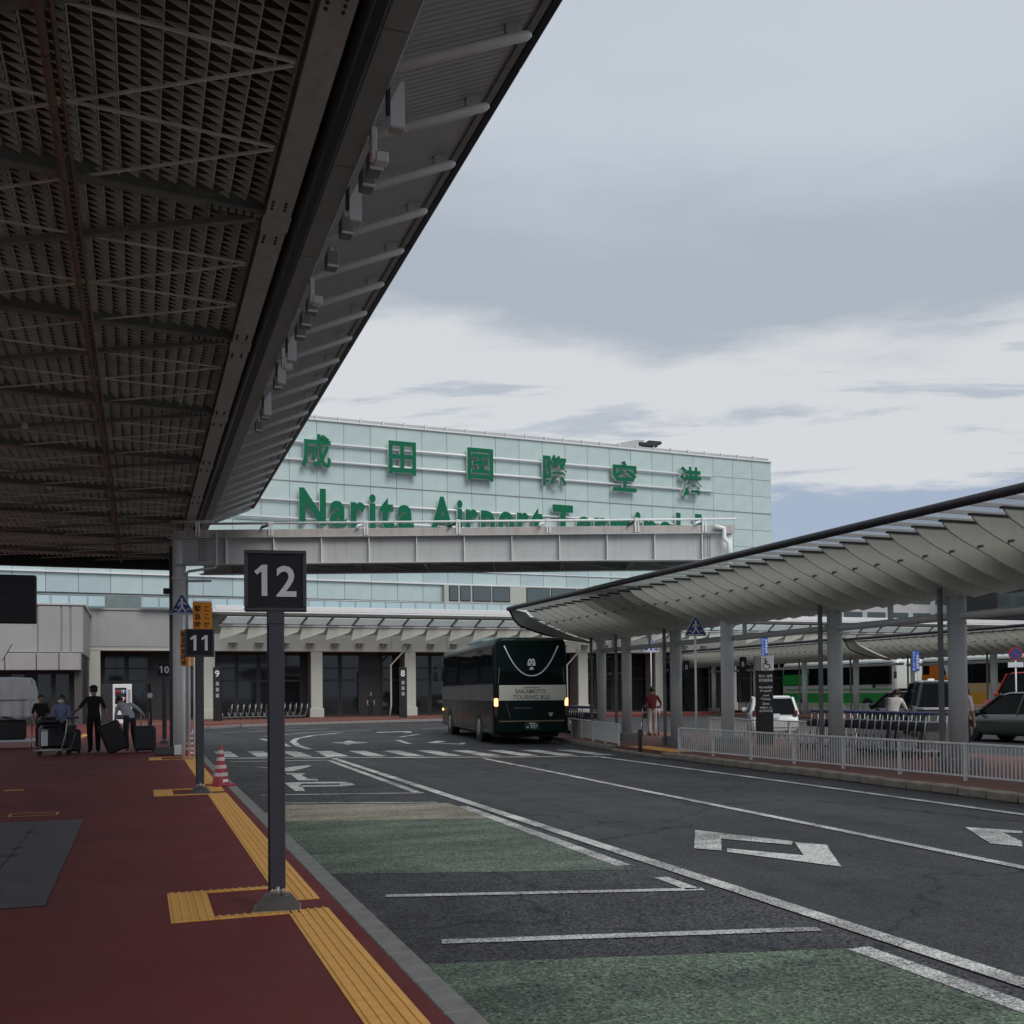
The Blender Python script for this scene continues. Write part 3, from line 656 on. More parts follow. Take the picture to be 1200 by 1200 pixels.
# ------------------------------------------------------------------ island canopies
PROF = [(2.45,4.35),(2.3,4.22),(2.05,4.09),(1.7,3.94),(1.2,3.74),(.6,3.53),(0,3.38)]
def fin_mesh():
    pts = [(-u,z) for u, z in PROF] + [(u,z) for u, z in PROF[::-1][1:]]
    b = MB(); top = [(2.45,4.375),(-2.45,4.375)]
    b.ext([(x,0,z) for x, z in pts] + [(x,0,z) for x, z in top], (0,.03,0)); return b.mesh('fin', FIN)
FINM = fin_mesh()
CAPM = MB().box(-2.5,2.5,-.035,.035,4.376,4.41).mesh('fin_cap', DARKM)
BRKM = MB().tube([(0,-.10,0),(0,.0,0)], .022, 8).mesh('fin_bracket', mat('bracket_grey', (.14,.14,.13), .5))
def island_canopy(xc, y0, y1, label, cols, colr=.17, beam=True, zoff=0):
    t = thing('island_canopy', label, 'canopy', (xc, 0, zoff))
    n = int((y1-y0)/.623)
    for i in range(n): link('fin', FINM, t, (0, y0+.35+i*.623, 0)); link('fin_cap', CAPM, t, (0, y0+.365+i*.623, 0))
    for s_ in (-1,1):
        for i in range(n): link('fin_bracket', BRKM, t, (s_*1.74, y0+.35+i*.623, 4.0))
    for s_ in (-1,1):
        MB().tube([(s_*2.95,y0,4.50),(s_*2.95,y1,4.50)], .075, 12).build('edge_tube', DARKM, t)
    ng = max(1, round((y1-y0)/1.87)); st_ = (y1-y0)/ng
    gp = MB().box(-2.9,2.9,.012,st_-.012,4.53,4.545).mesh('glass_panel', CGLASS)
    for i in range(ng): link('glass_panel', gp, t, (0, y0+i*st_, 0))
    rf = MB().box(-2.9,2.9,-.015,.015,4.47,4.528).mesh('rafter', GREYP)
    for i in range(ng*3+1): link('rafter', rf, t, (0, min(max(y0+i*st_/3,y0+.03),y1-.03), 0))
    MB().box(-.75,.75,y0+.02,y1-.02,4.546,4.62).build('roof_gutter', GREYP, t)
    for ye in (y0, y1):                                       # end hoop and closing skin
        hq = [(-2.93,4.5),(-2.75,4.14),(-2.58,3.96),(-2.15,3.80),(-1.68,3.66),(-.96,3.52),(0,3.40),(.96,3.52),(1.68,3.66),(2.15,3.80),(2.58,3.96),(2.75,4.14),(2.93,4.5)]
        yi = ye + (.34 if ye == y0 else -.34); fq = [(-2.9,4.46),(-2.45,4.37),(-2.3,4.22),(-2.05,4.09),(-1.7,3.94),(-.9,3.63),(0,3.38),(.9,3.63),(1.7,3.94),(2.05,4.09),(2.3,4.22),(2.45,4.37),(2.9,4.46)]
        sk = MB(); sk.add([(x,ye,z) for x, z in hq]+[(x,yi,z) for x, z in fq], [(q,q+1,14+q,13+q) for q in range(12)], 0, True); sk.build('end_skin', FIN, t)
        hp = hq if True else [(-2.95,4.5),(-2.8,4.36),(-2.55,4.22),(-2.2,4.10),(-1.8,3.93),(-1.25,3.71),(-.6,3.50),(0,3.36),(.6,3.50),(1.25,3.71),(1.8,3.93),(2.2,4.10),(2.55,4.22),(2.8,4.36),(2.95,4.5)]
        MB().tube([(x,ye,z) for x, z in hp], .035, 8).build('end_hoop', DARKM, t)
    for (y, r) in cols:
        MB().tube([(0,y,.1-zoff),(0,y,3.45)], r, 24).build('column', COLP, t); MB().tube([(0,y,2.92),(0,y,2.94)], r+.008, 24).build('column_band', GREYP, t)
        MB().bbox(-.32,.32,y-.32,y+.32,.1-zoff,.38,.03).build('column_base', KERB, t)
        MB().bbox(-.38,-.30,y+.02,y+.10,.1-zoff,3.6,.008).build('down_pipe', mat('down_pipe_grey', (.16,.155,.15), .5, .2), t)
    if beam and len(cols) > 1:
        ys = [c[0] for c in cols]
        MB().tube([(0,min(ys)-4,3.06),(0,max(ys)+.5,3.06)], .075, 12).build('tie_beam', COLP, t)
        for a, c in zip(ys, ys[1:]):
            MB().box(-.04,.04,(a+c)/2-.04,(a+c)/2+.04,3.1,3.5).build('hanger', COLP, t)
    return t
island_canopy(14.6, 4.0, 32.4, 'long ribbed canopy on round columns over the near traffic island', [(8.0,.17),(11.75,.17),(15.4,.17),(19.05,.165),(26.29,.17),(29.5,.16),(31.4,.16)])
island_canopy(39.2, 20.0, 46.5, 'ribbed canopy over the far island where the orange coach stands', [(23,.17),(28,.17),(33.5,.17),(39,.17),(44.5,.17)], zoff=-.1)
island_canopy(39.8, 47.2, 70.0, 'ribbed canopy over the far island where the green coach stands', [(50,.17),(55,.17),(60.5,.17),(66,.17)])
# stop plates fixed to the near canopy's columns
for x, y, l in ((14.6,26.05,'small black plate with a white figure on the column by the crossing sign'),(14.55,23.05,'small black plate with a white figure on the girder column at the island')):
    t = thing('column_stop_plate', l, 'sign', (x+.02, y-.2, 2.05), R(-25)); p = MB().bbox(-.02,.16,-.02,.02,0,.5,.006).build('plate', FACEB, t); text('n8', WSIGN, p, .03, .10, .25, .38, -.022, 'figure')
# ------------------------------------------------------------------ railings
def railing(p0, p1, label, closed=False):
    p0, p1 = Vector(p0), Vector(p1); d = p1-p0; L_ = d.length; an = math.atan2(d.y, d.x)
    t = thing('railing', label, 'railing', (p0.x, p0.y, .14), an)
    MB().bbox(0,L_,-.025,.025,.60,.64,.008).build('top_rail', FENCE, t); MB().bbox(0,L_,-.02,.02,.07,.10,.006).build('bottom_rail', FENCE, t)
    pm = MB().bbox(-.025,.025,-.03,.03,0,.60,.006).mesh('post', FENCE); n_ = max(1, round(L_/1.5))
    for i in range(n_+1): link('post', pm, t, (i*L_/n_, 0, 0))
    kw = .022 if not closed else .15
    km = MB().bbox(-kw/2,kw/2,-.008,.008,.098,.602,.004).mesh('picket', FENCE); s_ = .078 if not closed else .158
    for i in range(int(L_/s_)): link('picket', km, t, (s_*.5+i*s_, 0, 0))
    return t
railing((13.2,7.5), (12.62,22.6), 'long pale picket railing along the kerb of the near island')
railing((12.75,26.3), (13.75,32.0), 'short panelled railing beside the dark coach', True)
railing((17.9,30), (18.1,22.8), 'pale picket railing on the back edge of the near island')
railing((42.0,38), (42.0,47), 'pale railing in front of the orange coach'); railing((42.0,51), (42.0,66), 'pale railing in front of the green coach')
t = thing('bollard', 'short black bollard at the dropped kerb of the crossing', 'bollard', (12.35, 24.2, .09)); MB().lathe([(.055,0),(.055,.55),(.05,.58),(.03,.6)], n=14).build('post', BLACK, t); MB().lathe([(.057,.42),(.057,.5)], n=14).build('band', DARKM, t)
# ------------------------------------------------------------------ terminal building
tb = thing('terminal_building', 'pale aqua panelled terminal with beige colonnade along the road end', 'building', (0, 68, 0))
# upper block: local frame follows its front face
FS = .044
fx = lambda X: 4.0 + FS*(X-11)                               # front face Y offset (local) at X
uw = MB(); uw.ext([(-24,fx(-24)+.06,7.0),(50.2,fx(50.2)+.06,7.0),(50.2,40,7.0),(-24,40,7.0)], (0,0,13.9)); upper = uw.build('upper_wall', SEAM, tb)
zr = [7.05,8.36,9.65,10.62,12.1,13.65,15.08,16.55,17.95,19.35,20.95]
ang = math.atan(FS); pw = 1.93; L_ = 74.3; n_ = int(L_/pw)
rows = {}
for i in range(n_):
    X = -24.0 + (L_ - (i+1)*pw)*math.cos(ang)+.03
    for j in range(len(zr)-1):
        h = zr[j+1]-zr[j]
        if X < -16 or (zr[j+1] < 8.4) or (X > 20.6 and zr[j+1] < 9.7): continue
        key = round(h, 3)
        ms = rows.setdefault(key, [MB().bbox(.012,pw-.012,-.03,.03,.012,h-.014,.008).mesh('facade_panel', mm) for mm in (AQUA, AQUA, AQUA2 if zr[j] < 12 else AQUA3)])
        link('facade_panel', random.choice(ms), upper, (X, fx(X)-.0, zr[j]), (random.uniform(-.003,.003), 0, ang+random.uniform(-.003,.003)))
tr = MB(); a_ = Vector((-24,fx(-24)-.03,20.97)); c_ = Vector((50.3,fx(50.3)-.03,20.97)); tr.bar(a_, c_, .25, .10); tr.build('parapet_trim', CORN, upper)
n_ = 40; rm = MB().box(.1,1.55,-.2,.25,21.02,21.22).mesh('gondola_rail', GREYP); pm = MB().box(-.05,.05,-.26,.2,21.02,21.3).mesh('rail_bracket', CORN)
for i in range(n_):
    X = -14+i*1.6; link('gondola_rail', rm, upper, (X, fx(X)+.1, 0), (0,0,ang)); link('rail_bracket', pm, upper, (X+.05, fx(X)+.1, 0), (0,0,ang))
b = MB(); b.bar((7-31,fx(-24)-.06,15.75+.8),(50.2,fx(50.2)-.06,16.55),.05,.04); b.build('joint_rail', LGREY, upper)
b = MB(); b.bar((-24,fx(-24)-.12,9.68),(50.2,fx(50.2)-.12,9.68),.2,.1).bar((-24,fx(-24)-.08,10.66),(50.2,fx(50.2)-.08,10.66),.08,.05); b.build('string_course', CORN, upper)
gq = thing('roof_gondola', 'grey window-cleaning gondola arm on the terminal roof', 'gondola', (37.2, 73.3, 21.2))
MB().ext([(-2.0,0,.05),(.6,0,.05),(.9,0,.62),(.2,0,.62)], (0,.5,0)).build('arm', GREYP, gq); MB().bbox(.4,2.1,-.1,.7,.15,.45,.05).build('body', DARKM, gq); MB().bbox(1.3,2.5,0,.5,.42,.66,.05).build('winch', DARKM, gq)
for x in (.6,1.8): MB().lathe([(.13,0),(.13,.2)], (x,.3,-.05), 12).build('roller', BLACK, gq)
# windows in the upper wall above the balcony
wn = MB().bbox(20.9,34,3.9,4.35,7.1,9.62,.02).build('window_wall', BEIGE, tb)
for x0, x1 in ((21.25,21.95),(22.1,22.9),(23.05,24.5),(24.6,26.0),(27.3,29.2),(29.3,31.4),(31.5,33.6)):
    wf = MB().box(x0,x1,3.86,3.899,8.42,9.55).build('window', DFRAME, tb); MB().box(x0+.06,x1-.06,3.84,3.859,8.48,9.49).build('pane', WGLASS, wf)
# lintel, cornice, balcony
b = MB(); b.box(-14,4.3,.0,1.9,4.55,7.0); lw = b.build('parapet_wall', LGREY, tb)
for x0, x1 in ((-2.45,1.7),(1.75,4.2),(-6.7,-2.5)): MB().bbox(x0,x1,-.03,0,4.75,6.95,.01).build('wall_panel', LGREY, tb)
b = MB(); b.box(4.3,75,.0,1.9,4.62,5.6).box(4.3,75,1.0,1.95,5.6,7.0); b.build('lintel', BEIGE, tb)
for i in range(18): MB().box(4.3+i*3.9,4.33+i*3.9,-.012,-.001,4.7,5.55).build('lintel_joint', REVEAL, tb)
MB().bbox(-14,75,-.08,.02,4.50,4.62,.01).build('lintel_drip', BEIGE, tb)
MB().bbox(4.3,75,-.9,.98,6.93,7.15,.02).build('cornice', CORN, tb); MB().bbox(4.3,75,-2.9,-2.72,6.93,7.15,.02).build('cornice_beam', CORN, tb); MB().bbox(4.3,75,-2.98,-2.9,6.88,7.2,.02).build('cornice_nosing', CORN, tb)
MB().bbox(-14,4.28,-.1,1.95,7.0,7.12,.02).build('cornice', LGREY, tb)
rl = thing('balcony_railing', 'thin metal railing with glass infill on the terminal balcony', 'railing', (0, 67.5, 7.15))
MB().tube([(-9.2,0,.72),(40,0,.72)], .035, 8).build('top_rail', STEEL, rl)
pm = MB().box(-.03,.03,-.02,.02,0,.70).mesh('post', STEEL); gm_ = MB().box(.05,.98,-.006,.006,.05,.66).mesh('glass_infill', glassmat('railing_glass', (.42,.55,.58), .06))
for i in range(46):
    X = -9.2+i*1.03
    if not (-2.9 < X < -.5): link('post', pm, rl, (X, 0, 0)); link('glass_infill', gm_, rl, (X, 0, 0))
# colonnade
for X in (-9.2,-2.7,4.1,10.95,17.3,23.75,30.15,36.4,42.6,48.9,55.2,61.5):
    c = MB().bbox(X-.38,X+.38,-.06,.1,.15,4.49,.015).build('column', BEIGE, tb); MB().bbox(X-.46,X+.46,-.14,.10,.15,.75,.02).build('plinth', BEIGE, c)
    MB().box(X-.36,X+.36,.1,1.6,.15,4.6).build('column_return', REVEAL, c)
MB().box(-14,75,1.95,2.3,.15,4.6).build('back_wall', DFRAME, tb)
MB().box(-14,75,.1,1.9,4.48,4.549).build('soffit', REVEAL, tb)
k = 0
for X0 in (-9.2,-2.7,4.1,10.95,17.3,23.75,30.15,36.4,42.6,48.9,55.2):
    for j in range(4):
        x0 = X0+.5+j*1.42
        if j == 2 and k % 2: continue
        d = MB().box(x0,x0+1.34,1.86,1.949,.15,4.4).build('glazed_door', DFRAME, tb)
        for z0, z1 in ((.3,2.55),(2.68,3.4),(3.48,4.3)): MB().box(x0+.1,x0+1.24,1.84,1.859,z0,z1).build('pane', DGLASS, d)
    k += 1
# glass canopy with fins in front of the terminal
gc = thing('terminal_glass_canopy', 'row of grey-green fins under a glass awning on the terminal front', 'canopy', (0, 68, 0))
def slab(p, d, name, m_): return MB().ext(p, d).mesh(name, m_)
fmesh = slab([(0.02,-2.5,5.90),(1.58,-2.5,5.92),(1.36,-2.42,5.62),(-.10,-2.25,5.14)], (0,.04,.0), 'fin', FIN)
gpm = slab([(.0,-2.7,6.10),(1.5,-2.7,6.10),(1.78,-2.95,6.50),(.28,-2.95,6.50)], (0,.02,.02), 'glass_panel', glassmat('awning_glass', (.74,.86,.85), .12))
brm = MB().bbox(-.28,.28,-.5,-.02,5.02,5.07,.01).box(-.12,-.04,-.35,-.02,4.86,5.02).box(.04,.12,-.35,-.02,4.86,5.02).mesh('bracket', GREYP)
drm = MB().bar((-.12,-2.72,6.04),(.30,-3.0,6.56),.05,.07).bar((-.1,-2.72,6.05),(.7,-2.72,6.05),.05,.05).mesh('glazing_bar', DARKM)
bkm = MB().box(0,1.645,-.02,.98,6.2,6.92).mesh('backing', FIN)
for i in range(40):
    X = 4.7+i*1.645
    link('fin', fmesh, gc, (X, 0, 0)); link('rib', bkm, gc, (X, .0, 0)) if False else None; link('glass_panel', gpm, gc, (X, 0, 0)); link('bracket', brm, gc, (X+.9, 0, 0)); link('glazing_bar', drm, gc, (X, 0, 0))
MB().tube([(4.6,-2.55,6.0),(72,-2.55,6.0)], .05, 8).build('purlin', WHITEP, gc)
MB().box(4.6,72,-2.6,-.95,6.80,6.83).build('awning_deck', CGLASS, gc)
for X in (16.9, 29.8): MB().tube([(X,-.3,5.0),(X-.05,-.3,4.6),(X-1.0,-.25,3.6),(X-1.0,-.25,.9),(X-1.1,-.25,.15)], .06, 8).build('drain_pipe_or_shade', BEIGE, gc)
# entrance block at the left
eb = thing('entrance_block', 'light grey panelled entrance block left of the colonnade', 'building', (0, 60, 0))
MB().box(-14,-2.9,.1,7.9,4.0,6.6).build('wall', LGREY, eb)
for x0, x1 in ((-9.5,-7.65),(-7.6,-5.15),(-5.12,-4.0),(-3.95,-3.55),(-3.5,-2.9)): MB().bbox(x0,x1-.03,.0,.1,4.06,6.55,.015).build('wall_panel', LGREY, eb)
for x0, x1 in ((-10,-6.7),(-6.66,-5.2),(-5.16,-4.1),(-4.06,-3.0)): MB().bbox(x0,x1,-.5,.1,3.1,4.0,.02).build('fascia_panel', LGREY, eb)
MB().bbox(-14,-2.8,-.05,8,6.6,6.72,.02).build('coping', GREYP, eb); MB().box(-14,-2.95,1.0,7.9,.15,3.99).build('inner_wall', DFRAME, eb)
MB().box(-3.35,-2.95,.0,1.0,.15,4.0).build('dark_pier', mat('dark_pier_stone', (.06,.06,.06), .5), eb)
for x0 in (-8.4,-6.6,-5.3,-4.4):
    d = MB().box(x0,x0+.8,.94,.999,.15,3.0).build('door', DFRAME, eb); MB().box(x0+.08,x0+.72,.92,.939,.3,2.9).build('pane', DGLASS, d)
b = MB(); b.ext([(-12,-8.5,3.35),(-5.9,-8.5,3.35),(-5.5,-8.5,4.1),(-7.2,-8.5,5.3),(-12,-8.5,5.8)], (0,.4,0)); b.build('sloped_end_panel', LGREY, eb)
# dark building far right
gb = thing('parking_building', 'dark multi-storey building far behind the buses', 'building', (74, 50, 0))
MB().box(0,20,-35,27,0,14).build('wall', mat('dark_cladding', (.03,.03,.032), .6), gb)
for i in range(8):
    for z in (2.5,5.6,8.7,11.5): MB().box(-.06,-.001,-33+i*7.2,-27.4+i*7.2,z,z+1.5).build('window', WGLASS, gb)
ob = thing('rear_office_wing', 'pale grey-green office wing between the terminal and the dark building', 'building', (51, 80, 0))
MB().bbox(0,25,0,8,0,11.5,.05).build('wall', GREYP, ob)
for i in range(9):
    for z in (8.0,9.9): MB().box(.6+i*2.7,2.7+i*2.7,-.05,-.001,z,z+1.0).build('window', WGLASS, ob)
tw = thing('service_tower', 'white service tower rising behind the near canopy column', 'building', (62, 31, 0)); MB().bbox(-1,1,-1,1,0,9,.05).build('wall', CORN, tw); MB().bbox(-1.1,1.1,-1.1,1.1,9,9.3,.05).build('roof', GREYP, tw)
# ------------------------------------------------------------------ sign letters on the terminal
def letter_sign(name, label):
    return thing(name, label, 'sign', (10.0, 72.0+FS*(10-11), 0), math.atan(FS))
ks_ = letter_sign('kanji_sign', 'six green kanji characters on white rails across the terminal top')
ca = math.cos(math.atan(FS))
for ch, x0, x1 in (('成',10.5,12.6),('田',16.75,18.8),('国',22.75,24.8),('際',28.85,30.9),('空',34.85,37.0),('港',40.95,43.05)):
    text('k_'+ch, SGREEN, ks_, (x0-10)/ca, (x1-10)/ca, 17.42, 19.84, -.42, 'character', 2.2, [SGREEN, SEDGE])
for z in (18.03, 19.27): MB().tube([(-4,-.22,z),(34.3,-.22,z)], .085, 10).build('rail', BARW, ks_)
es_ = letter_sign('english_sign', 'green English letters on a white rail half hidden by the girder')
def word(s, x0, x1, zb=13.55, cap=2.42):
    # natural advance widths, stretched to the measured extent
    adv = []
    for ch in s: me, a, b_, c, d = TX['e_'+ch]; adv.append((ch, b_-a, c, d))
    gap = .10; tot = sum(w_ for _, w_, _, _ in adv) + gap*(len(s)-1); k = (x1-x0)/tot; x = x0; capu = .70
    for ch, w_, c, d in adv:
        text('e_'+ch, SGREEN, es_, (x-10)/ca, (x+w_*k-10)/ca, zb+c/capu*cap, zb+d/capu*cap, -.42, 'letter', 2.2, [SGREEN, SEDGE]); x += (w_+gap)*k
word('Narita', 10.35, 18.6); word('Airport', 19.85, 28.85); word('Terminal', 29.65, 41.0); word('1', 42.35, 43.0)
for z in (13.9, 15.15): MB().tube([(-4,-.22,z),(34.3,-.22,z)], .07, 10).build('rail', BARW, es_)
# ------------------------------------------------------------------ vehicles
def wheel(parent, x, y, r, wd, name='wheel', side=1):
    tm = MB().tube([(-wd/2,0,0),(-wd/2+.02,0,0),(wd/2-.02,0,0),(wd/2,0,0)], [r*.94,r,r,r*.94], 20).mesh(name, RUBBER)
    o = link(name, tm, parent, (x, y, r)); rm_ = MB(); xo = side*(wd/2+.004)
    rm_.tube([(xo-.01*side,0,0),(xo+.006*side,0,0)], [r*.62,r*.55], 16)
    for q in range(8): a = q*math.pi/4; rm_.tube([(xo,math.cos(a)*r*.4,math.sin(a)*r*.4),(xo+.02*side,math.cos(a)*r*.4,math.sin(a)*r*.4)], r*.06, 6)
    rm_.build('rim', RIM, o); return o
def rrect(wd, z0, z1, r, y, taper=0.0, n=4):
    pts = []
    hw = wd/2
    for cx, cz, a0 in ((hw-r*.5,z0+r*.5,-90),(hw-taper-r,z1-r,0),(-hw+taper+r,z1-r,90),(-hw+r*.5,z0+r*.5,180)):
        rr = r*.5 if cz < (z0+z1)/2 else r
        for q in range(n+1): a = R(a0+90*q/n); pts.append((cx+rr*math.cos(a), y, cz+rr*math.sin(a)))
    return pts
def coach(label, loc, rz, L_, H, body, upperm, lower, group=None, main=False):
    """forward is +Y; origin on the ground at the middle"""
    t = thing('coach', label, 'bus', loc, rz, group); W = 2.5; hl = L_/2
    rings = []
    for y, k, dz in ((-hl,.955,.10),(-hl+.05,.985,.04),(-hl+.18,1,0),(hl-.45,1,0),(hl-.15,.97,.06),(hl,.90,.22)):
        rings.append(rrect(W*k, .34+ (0 if k == 1 else .04), H-.02-dz, .22, y, .06))
    MB().loft(rings).build('body', body, t)
    def side(x0y, x1y, z0, z1, m_, name, s_, parent=t, off=.006, tp=.0, yw=0.0):
        x = s_*(W/2+off); xt = s_*(W/2-tp+off)
        p = MB().ext([(x-s_*.02,x0y,z0),(x-s_*(.02-yw),x1y,z0),(xt-s_*(.02-yw),x1y,z1),(xt-s_*.02,x0y,z1)], (s_*.02,0,0)); return p.build(name, m_, parent)
    for s_ in (-1,1):
        side(-hl+.2,hl-.5,.36,1.42,lower,'lower_skirt',s_,off=.004)
        side(-hl+.2,hl-.5,1.42,1.95,upperm,'waist_band',s_,off=.004)
        side(-hl+.2,hl-.35,1.95,H-.28,BLACK,'window_band',s_,off=.002,tp=.03)
        n_ = 6; wl = (L_-.8)/n_
        for i in range(n_): side(-hl+.26+i*wl,-hl+.26+(i+1)*wl-.05,2.0,H-.36,BGLASS,'side_window',s_,off=.010+random.uniform(-.003,.006),tp=.03+random.uniform(-.012,.012), yw=(.035 if i > 3 else random.uniform(0,.012)))
        for y in (-hl+2.6, hl-2.6):
            ar = MB(); ar.tube([(s_*(W/2-.3),y,.52),(s_*(W/2+.012),y,.52)], .60, 24); ar.build('wheel_arch', BLACK, t); wheel(t, s_*(W/2-.13), y, .50, .30, side=s_)
        if main:
            for y in (-hl+1.5,-hl+4.6,0,hl-4.4): side(y,y+.012,.45,1.4,BLACK,'panel_joint',s_,off=.008)
    # front
    MB().ext([(-1.05,hl+.0,1.3),(1.05,hl+.0,1.3),(1.02,hl-.14,H-.45),(-1.02,hl-.14,H-.45)], (0,.03,0)).build('windscreen', BGLASS, t)
    for s_ in (-1,1):
        MB().bbox(s_*.85-.18,s_*.85+.18,hl-.04,hl+.02,.62,.82,.02).build('headlight', WSIGN, t)
        mi = MB().tube([(s_*1.15,hl-.2,H-.5),(s_*1.42,hl+.22,H-.6),(s_*1.45,hl+.25,H-.85)], .025, 6).build('mirror_arm', BLACK, t); MB().bbox(s_*1.45-.1,s_*1.45+.1,hl+.2,hl+.3,H-1.3,H-.85,.03).build('mirror', BLACK, mi)
        MB().bbox(s_*1.27-.02,s_*1.27+.02,hl-.8,hl-.7,.95,1.05,.008).build('side_marker', AMBER if main else WSIGN, t)
    MB().bbox(-.85,.85,-1.6,1.2,H-.05,H+.16,.08).build('air_conditioner', mat('coach_roof_unit', (.16,.22,.22), .4), t)
    MB().bbox(-1.12,1.12,-hl-.03,-hl+.2,.36,.70,.04).build('rear_bumper', lower, t)
    return t
BGLASS = glassmat('coach_glass', (.006,.008,.009), .03); BGLASS.node_tree.nodes['Principled BSDF'].inputs['Specular IOR Level'].default_value = .10
AMBER = mat('lit_amber_lamp', (.9,.4,.15), .4, emit=((1,.42,.16), 2.6))
DGREEN = mat('coach_dark_green', (.003,.012,.010), .16, 0, .1, 1, spec=.14)
SILV = mat('coach_silver_band', (.17,.165,.16), .3, .2, .15, 1.5)
CREAM = mat('coach_cream_band', (.62,.61,.52), .3, 0, .04, 1, coat=.3)
DK = mat('coach_underbody', (.01,.01,.01), .7)
# dark coach with lit rear lamps
H = 3.5; L_ = 11.6
th = R(7.5); rear = Vector((11.94, 31.05)); ctr = rear + Vector((math.sin(th), math.cos(th)))*L_/2
main = coach('dark green touring coach with cream rear band and lit amber lamps', (ctr.x, ctr.y, 0), -th, L_, H, DGREEN, SILV, DGREEN, main=True)
yr = -L_/2
rw = MB().ext([(-1.13,yr+.02,1.94),(1.13,yr+.02,1.94),(1.10,yr+.06,3.1),(.96,yr+.12,3.36),(-.96,yr+.12,3.36),(-1.10,yr+.06,3.1)], (0,-.035,0)).build('rear_window', BGLASS, main)
pts = [(-.88+.0*q, 0, 0) for q in range(1)]
arc = []
for q in range(21):
    a = -1+q/10; arc.append((a*.90, yr-.03+.04*abs(a)**1.5*.9+.0, 2.22+.98*abs(a)**2.2))
MB().tube([(x, y-.012, z) for x, y, z in arc], .022, 6).build('white_arc_stripe', WSIGN, rw)
cb_ = MB(); cb_.ext([(-.13,0,0),(.13,0,0),(.13,0,.10),(.10,0,.2),(.05,0,.24),(0,0,.2),(-.05,0,.24),(-.10,0,.2),(-.13,0,.10)], (0,-.006,0)).ext([(-.07,0,-.13),(.07,0,-.13),(.05,0,-.05),(-.05,0,-.05)], (0,-.006,0))
cr = link('crest', cb_.mesh('crest', WSIGN), rw, (0, yr-.025, 2.55))
ce = MB(); ce.box(-.08,-.03,-.010,-.0065,.10,.15).box(.03,.08,-.010,-.0065,.10,.15).box(-.03,.03,-.010,-.0065,.02,.07); ce.build('crest_mark', BLACK, cr)
MB().bbox(-.14,.14,yr+.05,yr+.07,3.12,3.2,.01).build('brake_lamp', mat('dark_red_lamp', (.06,.01,.01), .3), rw)
rb = MB().bbox(-1.08,1.16,yr-.03,yr+.02,1.42,1.92,.01).build('rear_band', CREAM, main)
GOLD = mat('lettering_olive', (.13,.125,.09), .5)
text('classic', BLACK, rb, -.25, .25, 1.81, 1.87, yr-.032); text('sakamoto', GOLD, rb, -.55, .47, 1.65, 1.79, yr-.032); text('touring', GOLD, rb, -.62, .60, 1.46, 1.60, yr-.032)
for s_ in (-1,1):
    MB().bbox(s_*1.17-.055,s_*1.17+.055,yr-.03,yr+.12,1.24,1.50,.02).build('lit_rear_lamp', AMBER, main); MB().bbox(s_*1.17-.05,s_*1.17+.05,yr-.02,yr+.12,.9,1.235,.02).build('rear_lamp', mat('dark_red_lens', (.05,.02,.02), .25), main)
    MB().bar((s_*1.1,yr-.005,1.98),(s_*1.06,yr-.0,2.5),.02,.02).build('trim_strip', SILV, main)
MB().bbox(-1.1,1.1,yr-.034,yr-.02,.735,.775,.004).build('gold_strip', mat('coach_gold_trim', (.22,.18,.10), .3, .4), main)
MB().bar((-.85,yr-.02,1.36),(-.72,yr-.02,.85),.015,.012).build('panel_crease', SILV, main); MB().box(-.6,0,yr-.022,yr-.019,1.17,1.19).build('grab_strip', SILV, main)
MB().ext([(.55,yr-.02,1.02),(.72,yr-.02,1.02),(.66,yr-.02,.90),(.61,yr-.02,.90)], (0,-.006,0)).build('maker_badge', STEEL, main)
pltm = MB().bbox(-.24,.24,yr-.05,yr-.03,.47,.72,.006).build('number_plate', mat('number_plate_green', (.01,.04,.025), .4), main); text('n927', WSIGN, pltm, -.06, .17, .52, .64, yr-.052, 'figure'); MB().box(-.18,-.12,yr-.053,yr-.0505,.54,.58).build('kana', WSIGN, pltm); MB().box(-.1,.1,yr-.053,yr-.0505,.665,.695).build('district', WSIGN, pltm)
MB().box(-1.0,1.0,yr+.4,L_/2-.5,.22,.36).build('underbody', DK, main)
WB = mat('coach_white', (.62,.64,.60), .3, 0, .05, 1, coat=.4); GB = mat('coach_bright_green', (.02,.36,.06), .35, 0, .06, 1, coat=.3); OB = mat('coach_orange', (.75,.20,.012), .35, 0, .06, 1, coat=.3); YB = mat('coach_yellow', (.72,.36,.03), .35, 0, .06, 1, coat=.3); TB = mat('coach_sand', (.60,.42,.20), .35, 0, .05, 1, coat=.3)
gbus = coach('white coach with bright green skirt parked beyond the far island', (45.6, 58.0, 0), math.pi, 12.0, 3.62, WB, WB, GB)
MB().box(1.262,1.275,-5.9,-2.8,2.0,2.75).build('green_rear_panel', GB, gbus); MB().box(1.262,1.29,-3.2,-2.75,2.75,3.3).build('green_pillar', GB, gbus); MB().box(1.262,1.28,-5.6,-3.3,2.75,3.25).build('rear_side_window', BGLASS, gbus)
MB().box(1.262,1.272,-5.4,5.7,1.62,1.70).build('green_stripe', GB, gbus); MB().box(1.262,1.274,3.9,4.2,1.75,2.05).build('crest', BLACK, gbus); MB().box(1.262,1.274,4.4,5.3,1.85,1.97).build('lettering', LGREY, gbus)
ybus = coach('orange and yellow coach with sand waist parked beyond the far island', (45.6, 43.6, 0), math.pi, 12.4, 3.55, WB, TB, YB)
MB().box(1.262,1.275,-6.05,-3.6,.5,2.5).build('orange_rear_panel', OB, ybus); MB().box(1.262,1.277,-5.4,-4.5,2.5,3.2).build('orange_pillar', OB, ybus)
